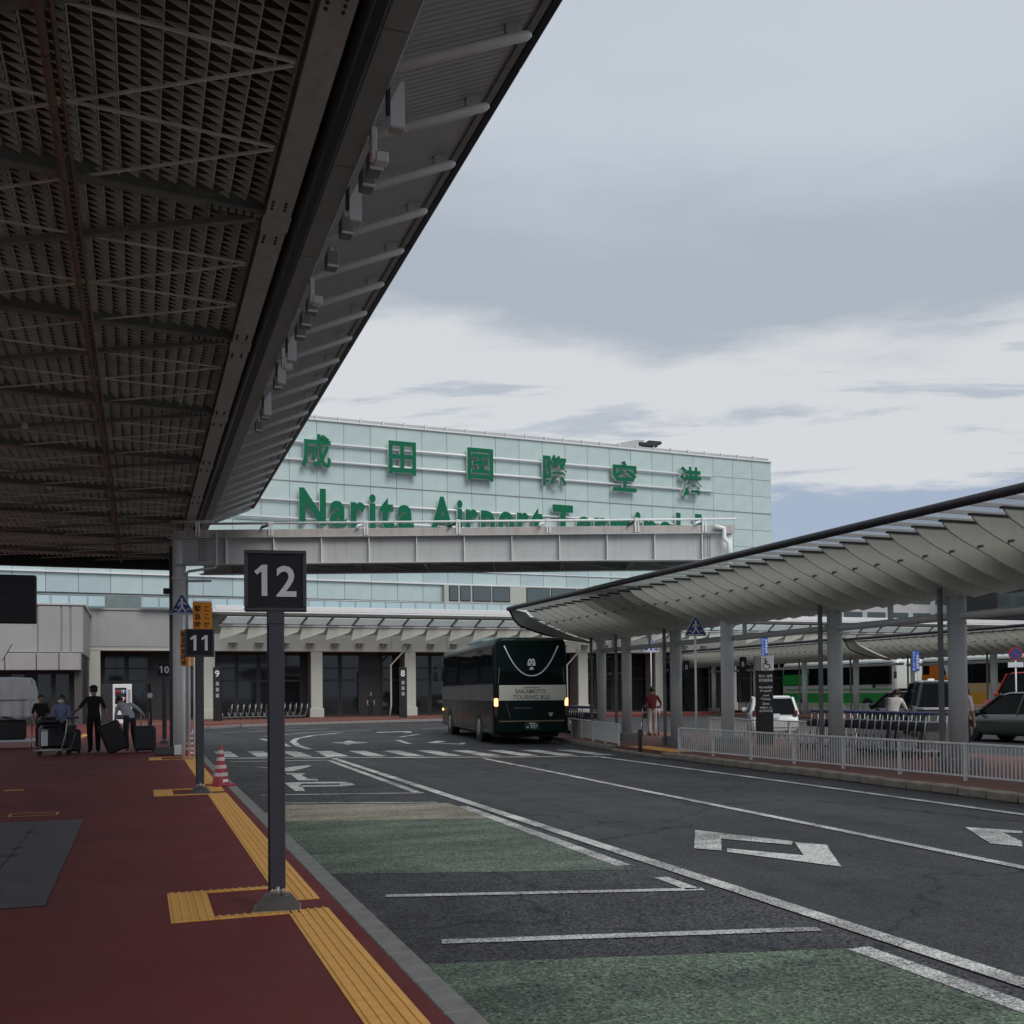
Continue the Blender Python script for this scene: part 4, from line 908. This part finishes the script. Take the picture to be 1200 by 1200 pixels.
MB().ext([(1.264,-.9,.9),(1.264,-.1,.95),(1.264,-.75,1.95)], (.01,0,0)).build('white_swoosh', WSIGN, ybus); MB().ext([(1.28,-3.45,1.5),(1.28,-3.65,1.5),(1.28,-4.3,3.2),(1.28,-4.0,3.2)], (.01,0,0)).build('white_swoosh', WSIGN, ybus)
def car(label, loc, rz, L_, W, H, paint, kind='mpv', group=None):
    """forward is +Y"""
    t = thing('car', label, 'car', loc, rz, group); hl = L_/2; hw = W/2
    belt = H*.57
    st_ = {'mpv': ((-hl,.55,.93),(-hl+.12,belt,.97),(-hl+.5,belt+.02,1),(hl-1.55,belt,1),(hl-1.0,belt-.04,.985),(hl-.25,belt-.22,.95),(hl-.05,belt-.38,.88),(hl,.45,.80)),
           'van': ((-hl,.6,.95),(-hl+.08,belt,.98),(-hl+.5,belt,1),(hl-1.3,belt,1),(hl-.8,belt-.08,.98),(hl-.15,belt-.22,.95),(hl,.5,.86))}[kind]
    rings = []
    for y, zt, k in st_:
        h_ = hw*k
        rings.append([(-h_*.9,y,.22),(h_*.9,y,.22),(h_,y,.34),(h_*1.0,y,min(.62,zt-.06)),(h_*.965,y,zt-.03),(h_*.88,y,zt),(-h_*.88,y,zt),(-h_*.965,y,zt-.03),(-h_*1.0,y,min(.62,zt-.06)),(-h_,y,.34)])
    MB().loft(rings).build('body', paint, t)
    yb0, yb1 = -hl+.06, hl-(1.05 if kind == 'mpv' else .85); yt0, yt1 = -hl+(.42 if kind == 'mpv' else .2), hl-(1.95 if kind == 'mpv' else 1.35)
    B = lambda y: hw*.93; Tp = hw*.76
    # roof shell with pillars
    rf = MB(); rf.loft([[(-Tp+.02,yt0,H-.10),(Tp-.02,yt0,H-.10),(Tp-.08,yt0,H-.05),(-Tp+.08,yt0,H-.05)],[(-Tp,yt0+.3,H-.06),(Tp,yt0+.3,H-.06),(Tp-.1,yt0+.3,H),(-Tp+.1,yt0+.3,H)],[(-Tp,yt1-.3,H-.06),(Tp,yt1-.3,H-.06),(Tp-.1,yt1-.3,H),(-Tp+.1,yt1-.3,H)],[(-Tp+.03,yt1,H-.11),(Tp-.03,yt1,H-.11),(Tp-.1,yt1,H-.06),(-Tp+.1,yt1,H-.06)]]); rf.build('roof', paint, t)
    for s_ in (-1,1):
        for (ya, yb) in ((yb0,yt0),(yb0+.9,yt0+.75),((yb0+yb1)/2,(yt0+yt1)/2+.1),(yb1,yt1)): MB().bar((s_*hw*.94,ya,belt-.05),(s_*Tp,yb,H-.06),.09,.05).build('pillar', paint, t)
        MB().add([(s_*(hw*.93),yb0+.05,belt-.02),(s_*(hw*.93),yb1-.05,belt-.02),(s_*(Tp-.01),yt1-.04,H-.08),(s_*(Tp-.01),yt0+.04,H-.08)],[(0,1,2,3)]).build('side_window', BGLASS, t)
        for y in (-hl+.85, hl-.85):
            MB().tube([(s_*(hw-.25),y,.33),(s_*(hw+.003),y,.33)], .36, 20).build('wheel_arch', BLACK, t); wheel(t, s_*(hw-.10), y, .31, .2, side=s_)
        m_ = MB().bbox(s_*(hw+.1)-.09,s_*(hw+.1)+.09,yb1-.28,yb1-.16,belt+.0,belt+.16,.03).build('mirror', paint, t); MB().bar((s_*hw*.9,yb1-.2,belt+.03),(s_*(hw+.05),yb1-.2,belt+.05),.04,.04).build('mirror_stalk', BLACK, m_)
        MB().bbox(s_*hw*.85-.07,s_*hw*.85+.07,-hl-.004,-hl+.1,.74,.94,.02).build('tail_light', mat('tail_lens_red', (.12,.03,.03), .25), t)
        MB().bbox(s_*hw*.66-.16,s_*hw*.66+.16,hl-.16,hl-.01,.58,.72,.03).build('headlight', WSIGN, t)
    MB().add([(-hw*.9,yb1+.02,belt-.03),(hw*.9,yb1+.02,belt-.03),(Tp-.03,yt1+.02,H-.1),(-Tp+.03,yt1+.02,H-.1)],[(0,1,2,3)]).build('windscreen', BGLASS, t)
    MB().add([(-hw*.9,yb0-.01,belt-.02),(hw*.9,yb0-.01,belt-.02),(Tp-.05,yt0-.02,H-.1),(-Tp+.05,yt0-.02,H-.1)],[(0,3,2,1)]).build('rear_window', BGLASS, t)
    MB().bbox(-hw*.93,hw*.93,-hl-.05,-hl+.2,.30,.55,.04).build('rear_bumper', paint, t); MB().bbox(-.17,.17,-hl-.03,-hl-.012,.66,.82,.004).build('number_plate', WSIGN, t)
    return t
WP = mat('car_white', (.68,.69,.68), .2, 0, .03, 1, coat=.6); KP = mat('car_black', (.008,.008,.009), .12, 0, .1, 1, coat=.7); GP = mat('car_grey_green', (.07,.08,.07), .2, .2, .08, 1, coat=.6); RP = mat('car_red', (.55,.035,.025), .3, 0, .06, 1, coat=.5)
car('white hatchback seen from behind beside the black wheelchair pylon', (22.75, 33.6, 0), R(-30), 4.2, 1.72, 1.47, WP)
car('black people carrier parked ahead of the tall black van', (30.1, 34.6, 0), 0, 4.6, 1.8, 1.58, KP, 'mpv')
tx = car('tall black van waiting behind the grey bin shelter', (27.0, 29.6, 0), R(-34), 4.3, 1.84, 1.95, KP, 'van'); MB().bbox(-.12,.12,.8,.95,1.95,2.05,.03).build('roof_lamp', WSIGN, tx); MB().bbox(-.6,.6,-.9,1.2,1.951,1.965,.004).build('pale_roof_panel', WP, tx)
car('dark grey-green car with its bonnet at the railing', (25.75, 24.5, 0), R(2), 4.3, 1.74, 1.55, GP, 'mpv')
rv = car('red minibus with a star decal on its side', (36.0, 33.1, 0), 0, 5.2, 1.95, 2.35, RP, 'van')
for q in range(4): a = q*math.pi/4; MB().bar((-.985,1.6-math.cos(a)*.2,.95-math.sin(a)*.2),(-.985,1.6+math.cos(a)*.2,.95+math.sin(a)*.2),.05,.01,0,(1,0,0)).build('star_decal', BLUE, rv)
# ------------------------------------------------------------------ luggage trolleys
def trolley(name, label, group):
    t = thing(name, label, 'trolley', group=group)
    for s_ in (-1,1):
        MB().tube([(s_*.27,.42,.14),(s_*.28,-.30,.16),(s_*.29,-.42,.55),(s_*.29,-.47,.98)], .015, 6).build('side_frame', CHROME, t)
        MB().tube([(s_*.26,.42,.14),(s_*.20,.50,.45)], .013, 6).build('front_upright', CHROME, t)
        MB().tube([(s_*.28-.015,-.25,.07),(s_*.28+.015,-.25,.07)], .07, 12).build('wheel', RUBBER, t)
    MB().tube([(-.015,.38,.06),(.015,.38,.06)], .06, 12).build('wheel', RUBBER, t)
    b_ = MB()
    for q in range(5): b_.bar((-.2+q*.1,.42,.15),(-.2+q*.1,-.3,.165),.02,.012)
    b_.box(-.27,.27,-.31,-.29,.15,.18).box(-.26,.26,.40,.42,.13,.16); b_.build('deck', CHROME, t)
    b_ = MB(); b_.box(-.27,.27,-.46,-.45,.60,.80).box(-.27,.27,-.45,-.24,.60,.61).box(-.27,.27,-.24,-.23,.60,.74); b_.build('basket', mat('trolley_basket_grey', (.05,.05,.055), .5, .4), t)
    MB().bbox(-.31,.31,-.52,-.44,.96,1.02,.015).build('handle', NAVY, t)
    MB().bar((-.29,-.45,.80),(.29,-.45,.80),.02,.02).build('cross_bar', CHROME, t)
    return t
def queue(p0, p1, n_, rz, label, group, z=.15, sc_=1.0):
    p0, p1 = Vector(p0), Vector(p1)
    for i in range(n_):
        o = copy_tree(TPROTO) if TUSED[0] else TPROTO
        TUSED[0] = True
        p = p0 + (p1-p0)*(i/max(1,n_-1)); o.location = (p.x, p.y, z); o.rotation_euler = (0,0,rz+random.uniform(-.02,.02)); tag(o, label, 'trolley', group)
TPROTO = snapshot(trolley('luggage_trolley', 'x', 'x')); TUSED = [False]
queue((16.3,18.3), (16.5,22.6), 16, R(0), 'steel luggage trolley with navy handle in the queue behind the long railing', 'trolleys nested behind the long railing')
queue((14.6,32.6), (15.3,36.0), 10, R(-8), 'steel luggage trolley in the queue behind the short panelled railing', 'trolleys nested beside the dark coach')
queue((4.9,66.0), (9.6,66.3), 14, R(90), 'steel luggage trolley in the row before the terminal glass doors', 'trolleys nested in front of the terminal')
# ------------------------------------------------------------------ street furniture on the near island
t = thing('wheelchair_pylon', 'black wheelchair-zone pylon with white lettering on the near island', 'sign', (16.72, 25.0, .14), R(-25))
MB().bbox(-.24,.24,-.08,.08,0,2.5,.01).build('body', BLACK, t); hb = MB().bbox(-.10,.26,-.10,.06,2.1,2.52,.01).build('head', WSIGN, t); MB().bbox(-.27,-.11,-.10,.06,2.1,2.52,.01).build('side_head', LGREY, t)
b = MB(); Y_ = -.103
b.tube([(.03,Y_,2.44),(.03,Y_-.003,2.45)], .03, 10); b.bar((.03,Y_,2.41),(.05,Y_,2.28),.035,.004,0,(0,1,0)).bar((.05,Y_,2.28),(.13,Y_,2.28),.03,.004,0,(0,1,0)).bar((.13,Y_,2.28),(.17,Y_,2.17),.03,.004,0,(0,1,0)).bar((.03,Y_,2.36),(.11,Y_,2.36),.025,.004,0,(0,1,0))
for q in range(9):
    a0, a1 = R(80+q*28), R(80+(q+1)*28); b.bar((.05+.09*math.cos(a0),Y_,2.23+.09*math.sin(a0)),(.05+.09*math.cos(a1),Y_,2.23+.09*math.sin(a1)),.02,.004,0,(0,1,0))
b.build('wheelchair_symbol', INK, hb)
bd = t.children[0]
for key, z, h, hw_ in (('shogai',1.90,.09,.19),('senyo',1.78,.09,.19),('acc',1.60,.07,.19),('drop',1.48,.08,.15),('and_',1.37,.06,.08),('pick',1.25,.08,.13),('zone',1.13,.07,.1),('zh',1.02,.06,.17),('ko',.92,.07,.19)): text(key, WSIGN, bd, -hw_+.03, hw_+.03, z, z+h, -.083)
for x, y, z, lab in ((25.8,38.5,3.2,'tall bright blue vertical sign behind the wheelchair pylon'),(32.0,36.2,2.45,'tall bright blue vertical sign on a white post by the black van')):
    t = thing('blue_guide_sign', lab, 'sign', (x, y, 0), R(-35)); p = MB().bbox(-.15,.15,-.03,.03,z,z+.88,.008).build('board', BLUEB, t)
    column_text('タクシーのりば', WSIGN, p, -.13, -.02, z+.86, .12, -.033); column_text('一般車乗降場', WSIGN, p, .02, .13, z+.86, .13, -.033)
    MB().tube([(0,.05,0),(0,.05,z+.8)], .035, 10).build('post', WHITEP, t)
t = thing('no_parking_sign', 'round no-parking sign with a small white plate beside the red minibus', 'sign', (33.0, 31.7, 0), R(-44))
ds = MB().tube([(0,0,3.05),(0,.02,3.05)], .26, 24).build('disc', mat('sign_red', (.42,.03,.03), .4), t); MB().tube([(0,-.006,3.05),(0,-.002,3.05)], .21, 24).build('blue_field', BLUE, ds); MB().bar((-.15,-.01,3.2),(.15,-.01,2.9),.04,.004,0,(0,1,0)).build('red_slash', MATS['sign_red'], ds)
MB().bbox(-.28,.28,0,.02,2.5,2.7,.005).build('plate', WSIGN, t); MB().tube([(0,.05,0),(0,.05,3.2)], .03, 10).build('post', WHITEP, t)
t = thing('ticket_shelter', 'grey metal cabinet beside the trolley queue', 'cabinet', (17.5, 19.1, .14), R(-25)); MB().bbox(-.40,.40,-.3,.3,0,1.05,.02).build('case', mat('cabinet_grey', (.14,.145,.14), .5, .2), t); MB().bbox(-.43,.43,-.33,.33,1.05,1.1,.01).build('lid', GREYP, t); MB().box(-.01,.01,-.306,-.301,.05,1.0).build('door_joint', BLACK, t)
# two dark pylons and two more columns' worth of signs before the terminal
for x, y, n, lab in ((4.3,63,'n9','slim black pylon with white symbols by the trolley row at the terminal'),(15.6,63.2,'n8','slim black pylon with a white pictogram by the terminal drain pipe')):
    t = thing('stop_pylon', lab, 'sign', (x, y, .15), R(-15)); bo = MB().bbox(-.25,.25,-.1,.1,0,3.2,.02).build('body', FACEB, t); text(n, WSIGN, bo, -.13, .13, 2.6, 3.0, -.103, 'figure')
    for z in (1.4,1.75,2.1): MB().box(-.08,.1,-.106,-.1005,z,z+.22).build('pictogram', LGREY, bo)
for x, y, lab in ((17.9,58.6,'second blue crossing sign far beyond the red-shirted person'),): crossing_sign(31.5, 60.0, 5.2, lab, size=.55)
t = thing('vending_machine', 'white vending machine with lit drink shelves by the terminal doors', 'vending machine', (-.95, 61.0, .15)); MB().bbox(-.5,.5,0,.8,0,2.2,.02).build('case', CORN, t); MB().bbox(-1.1,-.52,.02,.82,0,2.2,.02).build('side_case', DARKM, t)
wnw = MB().box(-.38,.22,-.012,-.001,.75,2.0).build('display_window', DGLASS, t)
for r_ in range(3):
    for q in range(6): MB().tube([(-.33+q*.1,-.03,.85+r_*.4),(-.33+q*.1,-.03,1.08+r_*.4)], .035, 8).build('drink_can', random.choice([CONE, WSIGN, BLUEB, ORANGE, LGREY]), wnw)
MB().box(.28,.44,-.02,-.001,1.0,1.9).build('control_panel', LGREY, t); MB().box(-.3,.2,-.02,-.001,.25,.5).build('delivery_flap', BLACK, t)
t = thing('post_with_plate', 'slim black post with a white oval plate left of the girder column', 'sign', (.28, 34.0, .15)); MB().tube([(0,0,0),(0,0,1.9)], .06, 10).build('post', BLACK, t); MB().tube([(0,-.08,1.55),(0,-.06,1.55)], .08, 16).build('plate', WSIGN, t)
# ------------------------------------------------------------------ luggage and the covered rack
def suitcase(label, loc, rz, tilt, size, m_, ribs=True, handle=.35):
    t = thing('suitcase', label, 'suitcase', loc, rz); t.rotation_euler = (tilt, 0, rz); w_, d_, h_ = size
    MB().bbox(-w_/2,w_/2,-d_/2,d_/2,.05,h_,.05).build('shell', m_, t)
    if ribs:
        for q in range(6): MB().bbox(-w_/2-.006,w_/2+.006,-d_/2-.008,d_/2+.008,.12+q*(h_-.2)/6,.12+q*(h_-.2)/6+.05,.01).build('rib', m_, t)
    for sx in (-1,1):
        for sy in (-1,1): MB().tube([(sx*w_*.38-.02,sy*d_*.3,.03),(sx*w_*.38+.02,sy*d_*.3,.03)], .03, 8).build('wheel', RUBBER, t)
    if handle: MB().tube([(-w_*.2,d_*.3,h_-.02),(-w_*.2,d_*.3,h_+handle),(w_*.2,d_*.3,h_+handle),(w_*.2,d_*.3,h_-.02)], .012, 6).build('handle', STEEL, t)
    return t
BAG = mat('black_luggage', (.012,.012,.014), .45, 0, .15, 6, .2, 80); BAGG = mat('graphite_luggage', (.035,.037,.042), .4, 0, .1, 6)
suitcase('large black suitcase tilted behind the man in black', (-.53,29.9,.17), R(20), R(0), (.56,.34,.86), BAG, True, 0).rotation_euler = (0, R(-22), R(8))
suitcase('upright graphite ribbed suitcase beside the girder column', (.12,29.9,.15), 0, 0, (.55,.36,.72), BAGG)
suitcase('small black suitcase standing beside the masked person', (-1.72,30.4,.15), R(15), 0, (.35,.25,.65), BAG, False, .25)
tr_ = copy_tree(TPROTO); tag(tr_, 'loaded luggage trolley pushed by the masked person', 'trolley'); tr_['group'] = 'loaded trolley on the pavement'; tr_.location = (-2.12,29.3,.15); tr_.rotation_euler = (0,0,R(70))
for (dx,dy,z,sx,sy,sz,l) in ((-.0,.1,.34,.7,.5,.6,'big black bag at the bottom of the loaded trolley'),(-.12,-.05,.95,.5,.4,.22,'black holdall on top of the loaded trolley')):
    t = thing('travel_bag', l, 'bag', (-2.15+dx,29.35+dy,z), R(12)); MB().bbox(-sx/2,sx/2,-sy/2,sy/2,0,sz,.08).build('body', BAG, t); MB().tube([(-.12,-sy/2-.01,sz*.7),(-.08,-sy/2-.05,sz*.85),(.08,-sy/2-.05,sz*.85),(.12,-sy/2-.01,sz*.7)], .014, 6).build('handle', BAGG, t)
t = thing('paper_folder', 'bright silver document pouch leaning on the loaded trolley', 'pouch', (-2.33,29.0,.42), R(20)); MB().bbox(-.08,.08,0,.03,0,.42,.008).build('sleeve', WSIGN, t); MB().bbox(-.082,.082,-.004,.034,.38,.43,.004).build('flap', LGREY, t)
t = thing('covered_luggage_rack', 'tall rack cart under a wrinkled white dust sheet', 'cart', (-3.75, 34.2, .15), R(5))
MB().bbox(-.75,.75,-.45,.45,.18,.26,.02).build('deck', WHITEP, t)
for x in (-.65,.65):
    for y in (-.35,.35): MB().tube([(x,y,.18),(x,y,2.05)], .02, 8).build('upright', CHROME, t); wm = MB().tube([(-.02,0,0),(.02,0,0)], .08, 12).mesh('caster', RUBBER); link('caster', wm, t, (x,y,.08))
rings = []
for z, k in ((.92,1.07),(1.0,1.06),(1.2,1.04),(1.5,1.03),(1.8,1.02),(2.02,1.0),(2.12,.9),(2.14,.4)):
    ring = []
    for q in range(64):
        a = 2*math.pi*q/64; sx = max(-1,min(1,1.25*math.cos(a))); sy = max(-1,min(1,1.25*math.sin(a)))
        f_ = 1 + .085*math.sin(q*1.85+.5*z)*(2.3-z)/1.3 + .025*math.sin(q*.9-z*5) + (.10*math.sin((2.1-z)*2.2) if sx > .6 else 0)
        ring.append((sx*.70*k*f_, sy*.42*k*f_, z + .05*math.sin(q*.7)*(z < 1)))
    rings.append(ring)
MB().loft(rings).build('dust_sheet', mat('white_dust_sheet', (.84,.84,.82), .85, 0, .06, 3, .4, 9), t); MB().tube([(-.72,-.46,1.45),(.72,-.46,1.45)], .012, 6).build('strap', BLACK, t); MB().bbox(-.5,.5,-.4,.35,.27,.85,.05).build('stacked_crate', DARKM, t)
# ------------------------------------------------------------------ people
BASE = dict(pelvis=(0,0,.95), belly=(0,.01,1.10), chest=(0,0,1.31), neck=(0,-.01,1.46), chin=(0,.015,1.535), head=(0,.02,1.615), crown=(0,.01,1.70), nose=(0,.125,1.60))
for s_, n_ in ((-1,'L'),(1,'R')):
    BASE.update({'sh'+n_:(s_*.175,0,1.40),'el'+n_:(s_*.235,-.03,1.13),'wr'+n_:(s_*.24,.05,.89),'ha'+n_:(s_*.24,.07,.82),'hip'+n_:(s_*.09,0,.90),'kn'+n_:(s_*.10,.02,.50),'an'+n_:(s_*.10,-.02,.09),'to'+n_:(s_*.115,.13,.035),'ear'+n_:(s_*.098,.01,1.60)})
RAD = dict(pelvis=(.15,.115), belly=(.14,.105), chest=(.16,.11), neck=(.055,.055), chin=(.062,.07), head=(.082,.10), crown=(.06,.075), nose=(.016,.016))
for n_ in 'LR': RAD.update({'sh'+n_:(.065,.065),'el'+n_:(.046,.046),'wr'+n_:(.030,.030),'ha'+n_:(.034,.022),'hip'+n_:(.095,.10),'kn'+n_:(.075,.078),'an'+n_:(.055,.06),'to'+n_:(.04,.03),'ear'+n_:(.016,.02)})
EDG = [('pelvis','belly','shirt'),('belly','chest','shirt'),('chest','neck','shirt'),('neck','chin','skin'),('chin','head','skin'),('head','crown','skin'),('head','nose','skin')]
for n_ in 'LR': EDG += [('chest','sh'+n_,'shirt'),('sh'+n_,'el'+n_,'shirt'),('el'+n_,'wr'+n_,'fore'),('wr'+n_,'ha'+n_,'skin'),('pelvis','hip'+n_,'pants'),('hip'+n_,'kn'+n_,'pants'),('kn'+n_,'an'+n_,'pants'),('an'+n_,'to'+n_,'shoe'),('head','ear'+n_,'skin')]
PEOPLE = []
def person(label, loc, rz, h, shirt, pants, shoe=None, sleeve='short', pose=None, hair=HAIR, hat=None, mask=False, longhair=False, extra=None):
    PEOPLE.append((label, loc, rz, h, shirt, pants, shoe or BLACK, sleeve, pose or {}, hair, hat, mask, longhair))
def make_people():
    tmp = []
    for P_ in PEOPLE:
        J = dict(BASE); J.update(P_[8]); names = list(J); idx = {n_: i for i, n_ in enumerate(names)}
        vs = [J[n_] for n_ in names]; es = [(idx[a], idx[b_]) for a, b_, _ in EDG]; rad = [RAD[n_] for n_ in names]
        segs = [(Vector(J[a]), Vector(J[b_]), k) for a, b_, k in EDG]
        for n_, s_ in (('L',-1),('R',1)):                    # five fingers on each hand
            wv, hv = Vector(J['wr'+n_]), Vector(J['ha'+n_]); d = (hv-wv).normalized(); side_ = d.cross(Vector((1,0,0))) ; side_ = side_.normalized() if side_.length > .1 else Vector((0,1,0))
            for q, ln in enumerate((.055,.075,.08,.074,.06)):
                off = side_*(.026*(q-2)); i0 = len(vs)
                tip = hv + off + d*ln + Vector((-s_*.012,0,0)) if q else hv + side_*-.05 + d*.015
                mid = hv + off*.9 + d*ln*.45
                vs += [tuple(mid), tuple(tip)]; rad += [(.010,.010),(.008,.008)]; es += [(idx['ha'+n_], i0),(i0,i0+1)]; segs.append((hv, tip, 'skin'))
        me = bpy.data.meshes.new('person_body'); me.from_pydata([tuple(v) for v in vs], es, [])
        o = bpy.data.objects.new('tmp', me); COL.objects.link(o); md = o.modifiers.new('s', 'SKIN')
        for i, sv in enumerate(me.skin_vertices[0].data): sv.radius = rad[i]; sv.use_root = (i == 0)
        ss = o.modifiers.new('u', 'SUBSURF'); ss.levels = 1; ss.render_levels = 1
        tmp.append((P_, o, segs, J))
    bpy.context.view_layer.update(); dg = bpy.context.evaluated_depsgraph_get()
    for (label, loc, rz, h, shirt, pants, shoe, sleeve, pose, hair, hat, mask, longhair), o, segs, J in tmp:
        me = bpy.data.meshes.new_from_object(o.evaluated_get(dg)); me.name = 'body'; src = o.data; bpy.data.objects.remove(o)
        me.materials.clear()
        for m_ in (shirt, pants, SKIN, shoe): me.materials.append(m_)
        key = {'shirt':0,'pants':1,'skin':2,'shoe':3,'fore':0 if sleeve == 'long' else 2}
        for p in me.polygons:
            c = p.center; best = None
            for a, b_, k in segs:
                ab = b_-a; tt = max(0, min(1, (c-a).dot(ab)/max(1e-9, ab.length_squared))); dd = (c-(a+ab*tt)).length
                if best is None or dd < best[0]: best = (dd, k)
            p.material_index = key[best[1]]; p.use_smooth = True
        t = thing('person', label, 'person', loc, rz); t.scale = (h/1.74,)*3
        link('body', me, t)
        hd = Vector(J['head']); cr_ = Vector(J['crown']); ax = (cr_-Vector(J['chin'])).normalized()
        q = Vector((0,0,1)).rotation_difference(ax).to_matrix()
        hb_ = MB(); rg = []
        for i in range(7):
            el = R(-28+i*19.5) if not longhair else R(-40+i*21.5); rr = math.cos(el); zz = math.sin(el); ring = []
            for j in range(16):
                a = 2*math.pi*j/16; fy = math.sin(a); k = 1.0
                cut = .0 if (fy < .55 or el > R(22)) else .55      # leave the face free
                ring.append(hd + q @ Vector((.100*rr*math.cos(a), -.008+.122*rr*fy*(1-cut*.55), .02+.112*zz)))
            rg.append(ring)
        hb_.loft(rg); hb_.build('hair', hair, t)
        if hat:
            ht = MB(); rg = []
            for i in range(5):
                el = R(10+i*19); ring = [hd + q @ Vector((.112*math.cos(el)*math.cos(2*math.pi*j/16), -.002+.132*math.cos(el)*math.sin(2*math.pi*j/16), .03+.115*math.sin(el))) for j in range(16)]; rg.append(ring)
            ht.loft(rg); hh = ht.build('cap', hat, t); MB().ext([hd+q@Vector((-.08,.09,.055)),hd+q@Vector((.08,.09,.055)),hd+q@Vector((.06,.20,.04)),hd+q@Vector((-.06,.20,.04))], q@Vector((0,0,.012))).build('cap_peak', hat, hh)
        if mask: MB().loft([[hd+q@Vector((x*k,.085+.035*(1-abs(x)/.075)*k+.012,z)) for x in (-.07,-.035,0,.035,.07)] + [hd+q@Vector((x*k,.075,z)) for x in (.07,0,-.07)] for z, k in ((-.115,.7),(-.09,1),(-.035,1))]).build('face_mask', WSIGN, t)
        for s_ in (-1,1): MB().lathe([(.001,-.011),(.009,-.006),(.011,0),(.009,.006),(.001,.011)], tuple(hd+q@Vector((s_*.034,.096,.012))), 8).build('eye', BLACK, t)
CB = mat('black_cloth', (.012,.012,.013), .9, 0, .1, 6); CN = mat('charcoal_cloth', (.04,.04,.043), .9, 0, .1, 6); CBL = mat('blue_grey_cloth', (.17,.20,.34), .85, 0, .08, 6); CW = mat('white_shirt_cloth', (.50,.51,.55), .85, 0, .06, 6); CR = mat('maroon_cloth', (.13,.014,.022), .9, 0, .1, 6); CP = mat('pale_trouser_cloth', (.50,.42,.38), .9, 0, .06, 6); CWW = mat('bright_white_cloth', (.62,.60,.57), .85, 0, .05, 6); SHW = mat('pale_shoe', (.5,.5,.5), .7)
person('man in black shirt and cap walking away with a suitcase', (-1.2,30.2,.15), R(8), 1.84, CB, CB, hat=CB, pose=dict(elR=(.27,-.04,1.13),wrR=(.33,-.10,.92),haR=(.35,-.12,.86),elL=(-.33,.02,1.17),wrL=(-.50,.12,1.02),haL=(-.55,.15,.98),knL=(-.09,.06,.50),anL=(-.08,-.02,.09)))
person('masked person in blue shirt pushing the loaded trolley', (-1.98,30.0,.15), R(165), 1.60, CBL, CB, SHW, sleeve='long', mask=True, pose=dict(elL=(-.24,.1,1.15),wrL=(-.18,.32,1.0),haL=(-.16,.39,.98),elR=(.24,.1,1.15),wrR=(.18,.32,1.0),haR=(.16,.39,.98)))
person('person in dark clothes standing behind the masked person', (-2.75,33.0,.15), R(200), 1.62, CB, CB)
person('stooping man in pale shirt pulling the graphite suitcase', (-.28,30.2,.15), R(12), 1.72, CW, CN, SHW, sleeve='long', pose=dict(belly=(-.03,.10,1.08),chest=(-.08,.26,1.24),neck=(-.13,.36,1.35),chin=(-.16,.42,1.38),head=(-.18,.47,1.43),crown=(-.20,.52,1.49),nose=(-.17,.55,1.38),earL=(-.27,.45,1.42),earR=(-.09,.47,1.43),shL=(-.25,.27,1.31),shR=(.10,.25,1.33),elL=(-.32,.25,1.05),wrL=(-.33,.33,.85),haL=(-.33,.36,.78),elR=(.27,.15,1.18),wrR=(.36,.02,1.06),haR=(.38,-.02,1.0),knR=(.12,.12,.52),anR=(.14,-.10,.10),toR=(.15,.03,.04),anL=(-.12,-.25,.13),toL=(-.12,-.12,.05)))
person('person in maroon top and pale trousers walking with a trolley', (16.4,31.2,.14), R(-20), 1.70, CR, CP, pose=dict(elL=(-.25,.05,1.14),wrL=(-.2,.28,1.02),haL=(-.19,.34,1.0),elR=(.30,.02,1.17),wrR=(.33,.26,1.05),haR=(.33,.33,1.03),knR=(.1,.10,.5),anR=(.1,.12,.09),toR=(.1,.27,.04),anL=(-.1,-.15,.11),toL=(-.1,0,.04)))
person('worker in white shirt and brown cap bending over the trolley queue', (17.2,20.3,.14), R(-60), 1.66, CWW, CN, hat=mat('brown_cap_cloth', (.09,.035,.03), .9), pose=dict(belly=(0,.08,1.08),chest=(0,.2,1.26),neck=(0,.28,1.38),chin=(0,.33,1.42),head=(0,.37,1.48),crown=(0,.39,1.56),nose=(0,.47,1.45),earL=(-.1,.36,1.47),earR=(.1,.36,1.47),shL=(-.18,.2,1.33),shR=(.18,.2,1.33),elL=(-.24,.34,1.1),wrL=(-.2,.5,1.0),haL=(-.2,.56,.98),elR=(.24,.34,1.1),wrR=(.22,.55,1.0),haR=(.22,.62,.98)))
person('man in pale polo shirt walking half behind the near column', (15.92,16.7,.14), R(-70), 1.68, CWW, CB, pose=dict(knL=(-.1,.1,.5),anL=(-.1,.14,.09),toL=(-.1,.28,.04)))
person('dark figure standing in the terminal doorway near the drain pipe', (14.6,68.2,.15), R(180), 1.7, CB, CB, pose=dict())
make_people()
tr_ = copy_tree(TPROTO); tag(tr_, 'luggage trolley pushed by the person in maroon', 'trolley'); tr_['group'] = 'trolley in use on the island'; tr_.location = (16.75,32.1,.14); tr_.rotation_euler = (0,0,R(-20))
